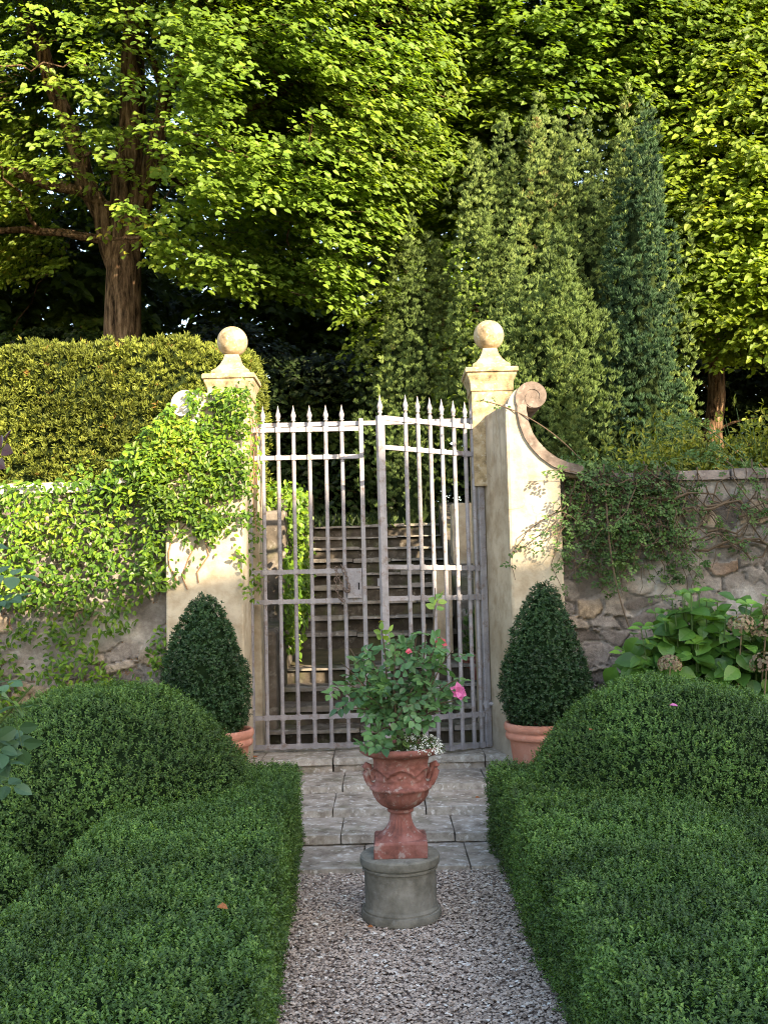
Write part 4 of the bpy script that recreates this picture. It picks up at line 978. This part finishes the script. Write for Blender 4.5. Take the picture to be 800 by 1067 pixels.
# ------------------------------------------------------------------ retaining walls, pier and pot beside the stairs
def stair_sides():
    G = Geo(); G.prism([(8.15, .2), (8.15, 1.2), (9.0, 1.25), (9.05, 2.25), (10.6, 2.4), (12.8, 2.75), (12.8, .2)], -1.3, -.9)
    V = [v[:, [1, 0, 2]] for v in G.V]; G.V = V
    o = G.build('stair_wall', M_STAIR, loc=(-1.1, 10, 0), fix=True); bevel(o, .03, 2)
    tag(o, 'old stone side wall under ivy, left of the garden stairs', 'wall', 'walls beside the stairs')
    G = Geo(); G.prism([(8.2, .2), (8.2, .62), (9.4, .66), (9.45, 1.28), (10.8, 1.72), (12.8, 2.6), (12.8, .2)], .70, 1.05)
    G.V = [v[:, [1, 0, 2]] for v in G.V]
    o = G.build('stair_wall', M_STAIR, loc=(.85, 10, 0), fix=True); bevel(o, .03, 2)
    tag(o, 'old stone side wall right of the garden stairs', 'wall', 'walls beside the stairs')
    o = Geo().box(.46, .64, 9.7, 9.95, .84, 1.70).build('stone_pier', M_PIER, loc=(.55, 9.8, .84)); bevel(o, .012)
    tag(o, 'ochre square stone pier at the foot of the upper stairs', 'pier', 'stone piers by the stairs')
    G = Geo(); slab(G, .74, 1.02, 10.9, 11.2, 1.6, 2.43, 0, .015)
    o = G.build('stone_pier', M_PIER, loc=(.88, 11, 1.6), smooth=True)
    tag(o, 'sunlit cream stone block behind the right gate leaf', 'pier', 'stone piers by the stairs')
    t = thing('planted_pot', 'dark terracotta pot seen through the right gate leaf', 'pot', (.80, 9.15, .62))
    G = Geo(); lathe_pot(G, (.80, 9.15, .62), .62); G.build('pot_body', M_TERRA, t, smooth=True)
    t2 = thing('pot_plant', 'small leafy plant growing in the dark terracotta pot', 'plant', (.80, 9.15, .9))
    G = Geo(); n = 260; q = rv(n); q[:, 2] = np.abs(q[:, 2]) * 1.6 + .1
    P = A([.80, 9.15, .88]) + q * A([.15, .13, .27]) * R(.3, 1, (n, 1)); leaves(G, P, unit(q + rv(n) * .6), unit(rv(n) + A([0, -.5, 1])), R(.04, .07, n), R(.02, .035, n), rng.random(n), 0, 'o')
    G.build('foliage', M_VINE, t2)
    G = Geo(); S = Geo()
    n = 4200; y = R(8.5, 10.9, n); z = R(.75, 2.62, n); top = np.interp(y, [8.5, 9.0, 9.3, 10.4, 10.9], [1.5, 2.2, 2.5, 2.62, 2.3]); x = -.90 + R(.0, .12, n)
    low = np.interp(y, [8.5, 9.1, 9.6, 10.9], [1.15, .85, 1.0, 1.5])
    d = np.clip((top - z) / .1, 0, 1) * np.clip((z - low) / .1, 0, 1) * np.clip((fbm(np.stack([x, y, z], -1), 3, 2) - .3) * 5, 0, 1) * np.clip((10.9 - y) / .5, 0, 1)
    k = rng.random(n) < d; P = np.stack([x, y, z], 1)[k]; m = len(P)
    leaves(G, P, np.stack([R(-.1, .5, m), R(-1, .2, m), R(-1, .3, m)], 1), unit(A([.7, -.5, .5]) + rv(m) * .5), R(.045, .075, m), R(.03, .05, m), np.clip(.45 + R(-.35, .35, m), 0, 1), 0, 'o', .2, .18)
    P = np.stack([R(-1.35, -.88, 900), R(8.6, 10.8, 900), R(2.2, 2.65, 900)], 1); P = P[P[:, 2] < np.interp(P[:, 1], [8.5, 9.0, 9.3, 10.8], [1.6, 2.2, 2.55, 2.66])]; m = len(P)
    leaves(G, P, rv(m), unit(A([.2, -.4, .8]) + rv(m) * .5), R(.045, .07, m), R(.03, .05, m), R(.1, .9, m), 0, 'o')
    t3 = thing('ivy', 'ivy curtain hanging on the stair wall seen through the left gate leaf', 'ivy', (-.9, 9.6, .9)); G.build('leaves', M_IVY, t3)
stair_sides()

# ------------------------------------------------------------------ clipped conifer hedge behind the left wall
def tufts(G, P, N, k, L, W, up=.6, s=.05, mi=0, bias=0., r0=None, jit=.75):
    n = len(P); ax = unit(N * .7 + A([0, 0, up]) + rv(n) * .45); r0 = np.clip((rng.normal(.45 + bias, .2, n) if r0 is None else r0 + rng.normal(0, .1, n)), 0, 1)
    for j in range(k):
        D = unit(ax + rv(n) * jit); leaves(G, P + D * s * .3, D, unit(rv(n)), L * R(.7, 1.25, n), W * R(.8, 1.2, n), np.clip(r0 + R(-.15, .15, n), 0, 1), mi)
def tall_hedge():
    V, F = rounded_box(-9.5, -1.22, 9.3, 10.4, 1.2, 3.93, .14, .09, None, .09, 2.2)
    V[:, 2] += .05 * np.sin(V[:, 0] * 2.2) - .10 * np.clip((V[:, 0] + 2.2), 0, 1.)
    T = tri(F); G = Geo()
    cr = np.cross(V[T[:, 1]] - V[T[:, 0]], V[T[:, 2]] - V[T[:, 0]]); vn = np.zeros_like(V)
    for k in range(3): np.add.at(vn, T[:, k], cr)
    G.add(V - unit(vn) * .09, F, 1)
    P, N = sample(V, T, 46000); k = (P[:, 1] < 10.0) & (P[:, 0] > -6.5) & (P[:, 2] > 1.6); P, N = P[k], N[k]
    k = fbm(P, 2.6, 3) > .27; P, N = P[k], N[k]
    P = P + N * rng.normal(-.03, .035, len(P))[:, None]
    tufts(G, P, N, 8, .05, .017, .5)
    o = G.build('clipped_hedge', [M_HEDGE, M_YEWCORE], loc=(-4, 9.8, 1.4)); tag(o, 'tall sunlit clipped conifer hedge behind the left garden wall', 'hedge')
tall_hedge()
# ------------------------------------------------------------------ columnar yews
def column(c, r, z0, z1, mat, label, seed, n, blunt=.9):
    """upright conifer made of many steep feathery plumes round a hidden stem"""
    t = thing('columnar_yew', label, 'tree', (c[0], c[1], z0), 'columnar conifers behind the gate')
    lr = np.random.default_rng(int(seed * 10)); H = z1 - z0; G = Geo(); Ps = []; Ns = []; Ts = []
    rad = lambda q: r * np.interp(q, [0, .12, .35, .6, .8, .92, 1], [.8, .95, 1, .95, .80, .60, .30])
    m = int(84 * r / .7 * H / 4.5) + 8
    core_q = np.linspace(0, 1, 16); G.lathe([(rad(q) * .40, z0 + q * H * .84) for q in core_q], (c[0], c[1], 0), 28, 1, mod=lambda rr, z, a: rr * (.55 + .9 * noise3(np.stack([np.cos(a) * 2 + seed, np.sin(a) * 2, z * 3], -1))))
    for i in range(m):
        q = lr.random() ** .9 * .86; a = lr.uniform(0, 6.283); R0 = rad(min(1, q + .12)) * lr.uniform(.25, 1.0) * (.8 + .45 * noise3(A([math.cos(a) * 1.6 + seed, math.sin(a) * 1.6, q * H * .5])))
        ln = H * lr.uniform(.28, .46) if q < .7 else H * lr.uniform(.14, .26); rr = lr.uniform(.09, .20) * (r / .75) ** .5 * (1 if q < .7 else .75)
        b = A([c[0] + R0 * math.cos(a), c[1] + R0 * math.sin(a), z0 + q * H]); ln = min(ln, z1 + lr.uniform(-.55, .3) - b[2])
        if ln < .25: continue
        ax = unit(A([math.cos(a) * .05, math.sin(a) * .05, 1.]) + lr.normal(0, .035, 3))
        if math.sin(a) > .55: continue
        k = int(n * rr * ln / (m * .2 * H * .27)); u = lr.random(k); th = lr.uniform(0, 6.283, k)
        pr = np.interp(u, [0, .15, .4, .75, 1], [.6, .95, 1, .62, .05]) * rr * (.85 + .3 * lr.random(k))
        e = np.stack([np.cos(th), np.sin(th), 0 * th], 1)
        Ts.append(np.full(k, lr.normal(.42, .17))); Ps.append(b + ax * (u * ln)[:, None] + e * pr[:, None]); Ns.append(unit(e + A([0, 0, .3])))
    P = np.vstack(Ps); N = np.vstack(Ns)
    TT = np.concatenate(Ts)[::3]; P = P[::3]; N = N[::3]; k = rng.random(len(P)) < 1.25 - z0 * 0; tufts(G, P, N, 22, .058, .012, 1.7, .05, r0=TT, jit=.55)
    G.build('foliage', [mat, M_YEWCORE], t)
    Geo().tube([[c[0], c[1], z0 - .3], [c[0], c[1], z0 + H * .6]], [.12, .04], 8).build('trunk', M_BARK, t)
column((.42, 12.95), .66, 2.2, 6.25, M_YEW, 'shortest yellow green columnar yew, standing behind the gate spikes', 1.3, 15000)
column((1.74, 12.2), .86, 2.0, 6.95, M_YEW, 'tall grey green yew rising behind the right pillar ball', 5.1, 26000)
column((2.60, 12.0), .86, 2.0, 7.25, M_YEW, 'tall yew between the ball finial yew and the dark cypress', 9.7, 26000)
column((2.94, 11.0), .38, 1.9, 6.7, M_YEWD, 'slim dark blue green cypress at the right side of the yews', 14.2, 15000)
column((1.74, 9.9), .66, 1.9, 4.7, M_YEW, 'broad low yew spreading just behind the scroll of the right pillar', 21.5, 16000)
column((3.34, 11.6), .30, 1.9, 5.5, M_YEW, 'narrow sunlit yew peeping out right of the dark cypress', 33.5, 6000)

# ------------------------------------------------------------------ deciduous trees
def tree(name, base, rad, hgt, blobs, ncl, mat, label, lean=(0, 0), leaf=.125, per=16, spray=.62, group=None, gap=.42, front=True, seed=0, limbs=10, droop=.25, forks=(), thin=None, axis0=4):
    base = A(base, float); t = thing(name, label, 'tree', tuple(base), group)
    top = base + A([lean[0], lean[1], hgt]); ax = bez(base - A([0, 0, .4]), top, (lean[0] * -.3, 0, 0), 14)
    T = Geo(); T.tube(ax + np.c_[rng.normal(0, rad * .08, (14, 2)), np.zeros(14)], rad * np.interp(np.linspace(0, 1, 14), [0, .06, .15, .6, 1], [1.3, 1.08, 1.0, .7, .35]), 14)
    C = []
    tot = sum(np.prod(b[1]) ** .667 for b in blobs)
    for c, r in blobs:
        m = int(ncl * np.prod(r) ** .667 / tot * 2.6)
        q = rv(m) * (rng.random((m, 1)) ** .28)
        if front: q = q[(q[:, 1] < .45)]
        P = A(c) + q * A(r); C.append(P)
    C = np.vstack(C); C = C[fbm(C * A([1, 1, 1.6]) + seed, .75, 3) > gap]
    if thin is not None:
        (tx, tz), (rx, rz), pr = thin
        hit = (((C[:, 0] - tx) / rx) ** 2 + ((C[:, 2] - tz) / rz) ** 2 < 1) & (rng.random(len(C)) < pr); C = C[~hit]
    if len(C) > ncl: C = C[rng.choice(len(C), ncl, False)]
    n = len(C)
    # limbs: farthest-point picks, then branches to more picks
    idx = [int(rng.integers(n))]; d = np.linalg.norm(C - C[idx[0]], axis=1)
    for k in range(limbs * 5): j = int(np.argmax(d)); idx.append(j); d = np.minimum(d, np.linalg.norm(C - C[j], axis=1))
    nodes = [(p, rad * .5) for p in ax[axis0:]]
    B = Geo()
    for p0, p1, ra, rb in forks:
        c = bez(p0, p1, (0, 0, .15), 10); c[1:] += rng.normal(0, .04, (9, 3)); rr = np.linspace(ra, rb, 10); T.tube(c, rr, 10); nodes += [(c[i], rr[i]) for i in (4, 6, 8, 9)]
    for m, j in enumerate(idx):
        tp = C[j]; NP = A([p for p, _ in nodes]); cost = np.linalg.norm(NP - tp, axis=1) + 1.2 * np.maximum(0, NP[:, 2] - tp[2])
        k = int(np.argmin(cost)); p0, r0 = nodes[k]; r0 = min(r0 * .62, rad * .4)
        c = bez(p0, tp, (0, 0, .12 * np.linalg.norm(tp - p0)), 9); c[1:-1] += rng.normal(0, .05, (7, 3))
        rr = np.linspace(max(r0, .014), .008, 9); B.tube(c, rr, 6)
        nodes += [(c[i], rr[i]) for i in (3, 5, 7)]
    NP = A([p for p, _ in nodes])
    # sprays of leaves
    L = Geo(); ctr = A([base[0] + lean[0] * .5, base[1], 0])
    out = C - ctr; out[:, 2] = 0; out = unit(out + rng.normal(0, .8, out.shape) * A([1, 1, 0]))
    D = unit(out + A([0, -.25, 0]) + np.c_[np.zeros((n, 2)), R(-droop * 1.8, droop * .6, n)])
    S = unit(np.cross(A([0, 0, 1.]), D)); Nn = np.cross(D, S)
    tone = np.clip(.45 + 1.2 * (fbm(C, .6, 2) - .5) + R(-.12, .12, n), 0, 1)
    for j in range(per):
        q = (j + 1) / per; e = (-1) ** j
        bendd = D - A([0, 0, .35]) * q
        P = C + bendd * spray * (q - .35) + S * (e * R(.01, .09, n) * spray * 1.2)[:, None] + rng.normal(0, .03, (n, 3))
        ld = unit(D * .7 + S * e * R(.4, 1.1, n)[:, None] + A([0, 0, -.35]) + rv(n) * .3)
        sz = leaf * R(.65, 1.2, n); leaves(L, P, ld, unit(Nn * .8 + A([.25, -.75, .15]) + rv(n) * .5), sz, sz * .82, np.clip(tone + R(-.25, .25, n), 0, 1), 0, 'h', .18, .2)
    for i in range(n):
        if rng.random() < .55:
            B.add([C[i] - D[i] * spray * .4, C[i] - D[i] * spray * .4 + A([.008, 0, .008]), C[i] + D[i] * spray * .6 - A([0, 0, .1])], [[0, 1, 2]])
    tr = T.build('trunk', M_BARK, t, smooth=True); B.build('branches', M_BARK, t, smooth=True); L.build('crown', mat, t)
tree('linden_tree', (-3.75, 14, 1.9), .31, 9.5, [((-4.6, 12.9, 9.55), (3.4, 1.7, 2.9)), ((-1.6, 12.4, 8.2), (2.5, 1.7, 2.9)), ((-4.2, 12.2, 6.95), (1.3, .5, .3)), ((-.9, 12.4, 6.2), (1.0, 1.0, 1.1)), ((-2.0, 12.6, 10.6), (3.0, 1.6, 1.6)), ((-5.8, 14.8, 9.3), (2.6, .8, 3.0)), ((-3.4, 15.2, 9.6), (2.0, .6, 2.6))], 8200, M_LIND,
     'big linden tree with sun dappled trunk above the clipped hedge', (.35, 0), leaf=.092, per=19, seed=1., gap=.33, axis0=8, thin=((-3.7, 8.1), (1.35, 2.0), .88), forks=[((-3.62, 14, 5.9), (-5.1, 13.8, 10.2), .18, .08), ((-3.6, 14, 6.2), (-2.6, 13.7, 9.8), .17, .07), ((-3.65, 13.95, 7.0), (-6.4, 13.4, 7.9), .09, .04), ((-3.65, 13.95, 6.6), (-6.2, 13.6, 6.6), .07, .03), ((-3.4, 13.9, 7.4), (-1.2, 13, 8.2), .08, .03)])
tree('linden_tree', (2.4, 17.2, 2.4), .26, 10, [((.6, 15.2, 10.8), (3.6, 2.2, 3.6)), ((2.6, 15.6, 12), (3.2, 2.0, 3.4)), ((.0, 15.5, 8.6), (1.9, 1.5, 1.8)), ((2.3, 13.1, 10.4), (2.9, .9, 2.7)), ((.5, 13.6, 8.6), (1.3, .7, 1.6)), ((2.0, 15.4, 6.3), (2.6, .7, 2.6))], 9500, M_LIND,
     'leafy tree rising behind the tall yews', (-.4, 0), leaf=.10, per=18, gap=.24, seed=9., forks=[((2.2, 17.1, 8), (3.2, 16.6, 11.5), .15, .07), ((2.2, 17.1, 8.5), (.8, 16.5, 11.5), .14, .06)])
tree('linden_tree', (6.4, 15.2, 2.2), .28, 9.5, [((6.2, 14.4, 9.6), (2.9, 1.6, 3.6)), ((5.6, 13.7, 6.0), (2.0, 1.1, 1.5)), ((4.9, 14.3, 9.8), (1.7, 1.2, 2.6)), ((7.3, 13.6, 7.6), (1.6, 1.1, 2.2)), ((5.0, 13.5, 7.4), (1.4, .9, 2.4))], 7500, M_LIND2,
     'yellow green leafy tree right of the dark cypress', (-.2, 0), leaf=.095, per=18, gap=.24, seed=17.)
# darker trees and bushes further back
back = [(-6.6, 18.6, 2.7, 3.2, 11), (-9.5, 20, 2.7, 3.6, 9), (-3.2, 21.5, 2.8, 3.6, 10.5), (.2, 23, 2.9, 3.6, 11), (4.2, 22, 2.8, 4, 11), (8.5, 20, 2.8, 4, 10)]
blab = ['dark tree close behind the big linden, at its left', 'dark tree filling the gap left of the linden trunk', 'dark tree in the shade right of the linden trunk', 'dark tree behind the opening above the gate', 'dark tree behind the tall yews', 'dark tree at the right edge behind the yellow green tree']
for i, (x, y, z, r, h) in enumerate(back):
    tree('woodland_tree', (x, y, z), .2, h * .9, [((x, y - 1, z + h * .62), (r, r * .6, h * .42)), ((x, y - .5, z + h * .28), (r * .8, r * .5, h * .28))], 1500, M_DARKLEAF, blab[i], leaf=.2, per=15, spray=1.0, group='dark trees behind the garden', gap=.34, seed=i * 5., limbs=5)
back_done = 1
bush = [(5.2, 16.8, 2.3, 2.0, 4.2), (7.4, 16.2, 2.3, 1.8, 4.2), (-2.6, 16.6, 2.3, 1.7, 3.6), (-.9, 16.4, 2.3, 1.3, 3.0), (.3, 17, 2.4, 1.5, 3.4), (-5.5, 16.5, 2.3, 2.0, 3.6), (3.6, 15.5, 2.2, 1.6, 1.8)]
bl = ['dark bush between the cypress and the bare trunks', 'dark bush at the far right behind the bare trunks', 'dark bush below the linden beside its trunk', 'dark bush at the top of the stairs', 'dark bush behind the gate and the shortest yew', 'dark bush at the left behind the clipped hedge', 'dark bush in the gap right of the cypress']
for i, (x, y, z, r, h) in enumerate(bush):
    tree('evergreen_bush', (x, y, z), .08, h * .8, [((x, y, z + h * .5), (r, r * .6, h * .55))], 760, M_SHADELEAF, bl[i], leaf=.12, per=14, spray=.5, group='dark bushes above the stairs', gap=.3, seed=i * 3., limbs=3)
for i, (x, y, r, lb) in enumerate([(4.9, 14.5, .16, 'bare brown trunk in shade above the right wall, left of the other'), (6.0, 13.6, .12, 'thinner bare brown trunk at the far right above the wall')]):
    t = thing('bare_trunk', lb, 'tree', (x, y, 2.2), 'bare trunks above the right wall')
    pts = A([[x + .06 * math.sin(k * 1.7), y, 2.0 + k * .55] for k in range(9)]); Geo().tube(pts, np.linspace(r, r * .6, 9), 10).build('trunk', M_BARK, t, smooth=True)
    G = Geo()
    for k in range(14):
        p = pts[int(R(1, 8))]; G.tube(bez(p, p + A([R(-.9, .9), R(-.6, .1), R(.1, .7)]), (0, 0, .15), 6), np.linspace(.025, .006, 6), 5)
    G.build('branches', M_BARK, t)
# ------------------------------------------------------------------ shrub behind the right wall with arching rose shoot
def right_shrub():
    spec = [((2.55, 8.5), (.75, .35, .46), 2.46, M_SHRUB, 'low yellow green shrub just above the right wall coping'), ((3.45, 8.5), (.7, .4, .60), 2.5, M_SHRUB, 'taller yellow green shrub above the wall at the right edge'), ((1.75, 8.4), (.45, .3, .22), 2.35, M_VINE, 'dark green low shrub behind the wall under the cypress')]
    for (x, y), r, z, mt, lb in spec:
        t = thing('garden_shrub', lb, 'shrub', (x, y, 1.5), 'shrubs above the right wall'); G = Geo(); S = Geo()
        for k in range(190):
            q = rv(1)[0] * A(r) * R(.3, 1.05); q[2] = abs(q[2]) if rng.random() < .8 else q[2]; tp = A([x, y, z]) + q
            c = bez((x + q[0] * .5, y, 1.5), tp, (0, 0, .1), 7); S.tube(c, np.linspace(.006, .002, 7), 4)
            n = 24; i = rng.integers(3, 7, n); P = c[i] + rng.normal(0, .04, (n, 3))
            leaves(G, P, unit(rv(n) + A([0, -.2, .5])), unit(A([0, -.6, .7]) + rv(n) * .6), R(.04, .075, n), R(.018, .03, n), rng.random(n), 0, 'o', .2, .15)
        S.build('stem', M_GTWIG, t); G.build('foliage', mt, t)
    t = thing('climbing_rose', 'thin arching rose shoots above the right wall', 'rose', (3.2, 8.0, 1.6)); G = Geo(); S = Geo()
    for e, b in (((2.35, 8.0, 2.65), (-.45, 0, .75)), ((3.3, 8.0, 2.75), (.0, 0, .25)), ((2.6, 7.9, 2.55), (-.2, 0, .25)), ((2.2, 7.8, 2.45), (-.2, 0, .3))):
        c = bez((3.2, 8.0, 2.2), e, b, 22); S.tube(c, np.linspace(.007, .002, 22), 5)
        for k in range(26):
            p = c[int(R(3, 21.9))]; pinnate(G, p, unit(A([R(-1, 1), R(-.8, .2), R(-.4, .7)])), unit(A([0, -.5, .8]) + rv(1)[0] * .4), R(.022, .034), 5, 0, R(.3, 1), S)
    S.build('stem', M_GTWIG, t); G.build('foliage', M_VINE, t)
right_shrub()
# low growth at the top of the stairs and on the bank
def undergrowth():
    G = Geo(); n = 5200
    X = R(-4.5, 4.5, n); Y = R(12.7, 16.5, n); k = fbm(np.stack([X, Y, X * 0], -1), 1.2, 2) > .4; X, Y = X[k], Y[k]; m = len(X)
    P = np.stack([X, Y, hz(X, Y) - .02], 1)
    for j in range(5): leaves(G, P + rng.normal(0, .05, (m, 3)) * A([1, 1, .3]), unit(rv(m) * .7 + A([0, 0, .9])), rv(m), R(.08, .2, m), R(.02, .05, m), rng.random(m))
    tag(G.build('undergrowth', M_SHADELEAF), 'low dark ground cover on the wooded bank beyond the stairs', 'undergrowth', kind='stuff')
undergrowth()
for o in bpy.data.objects:
    if '_o' in o: del o['_o']
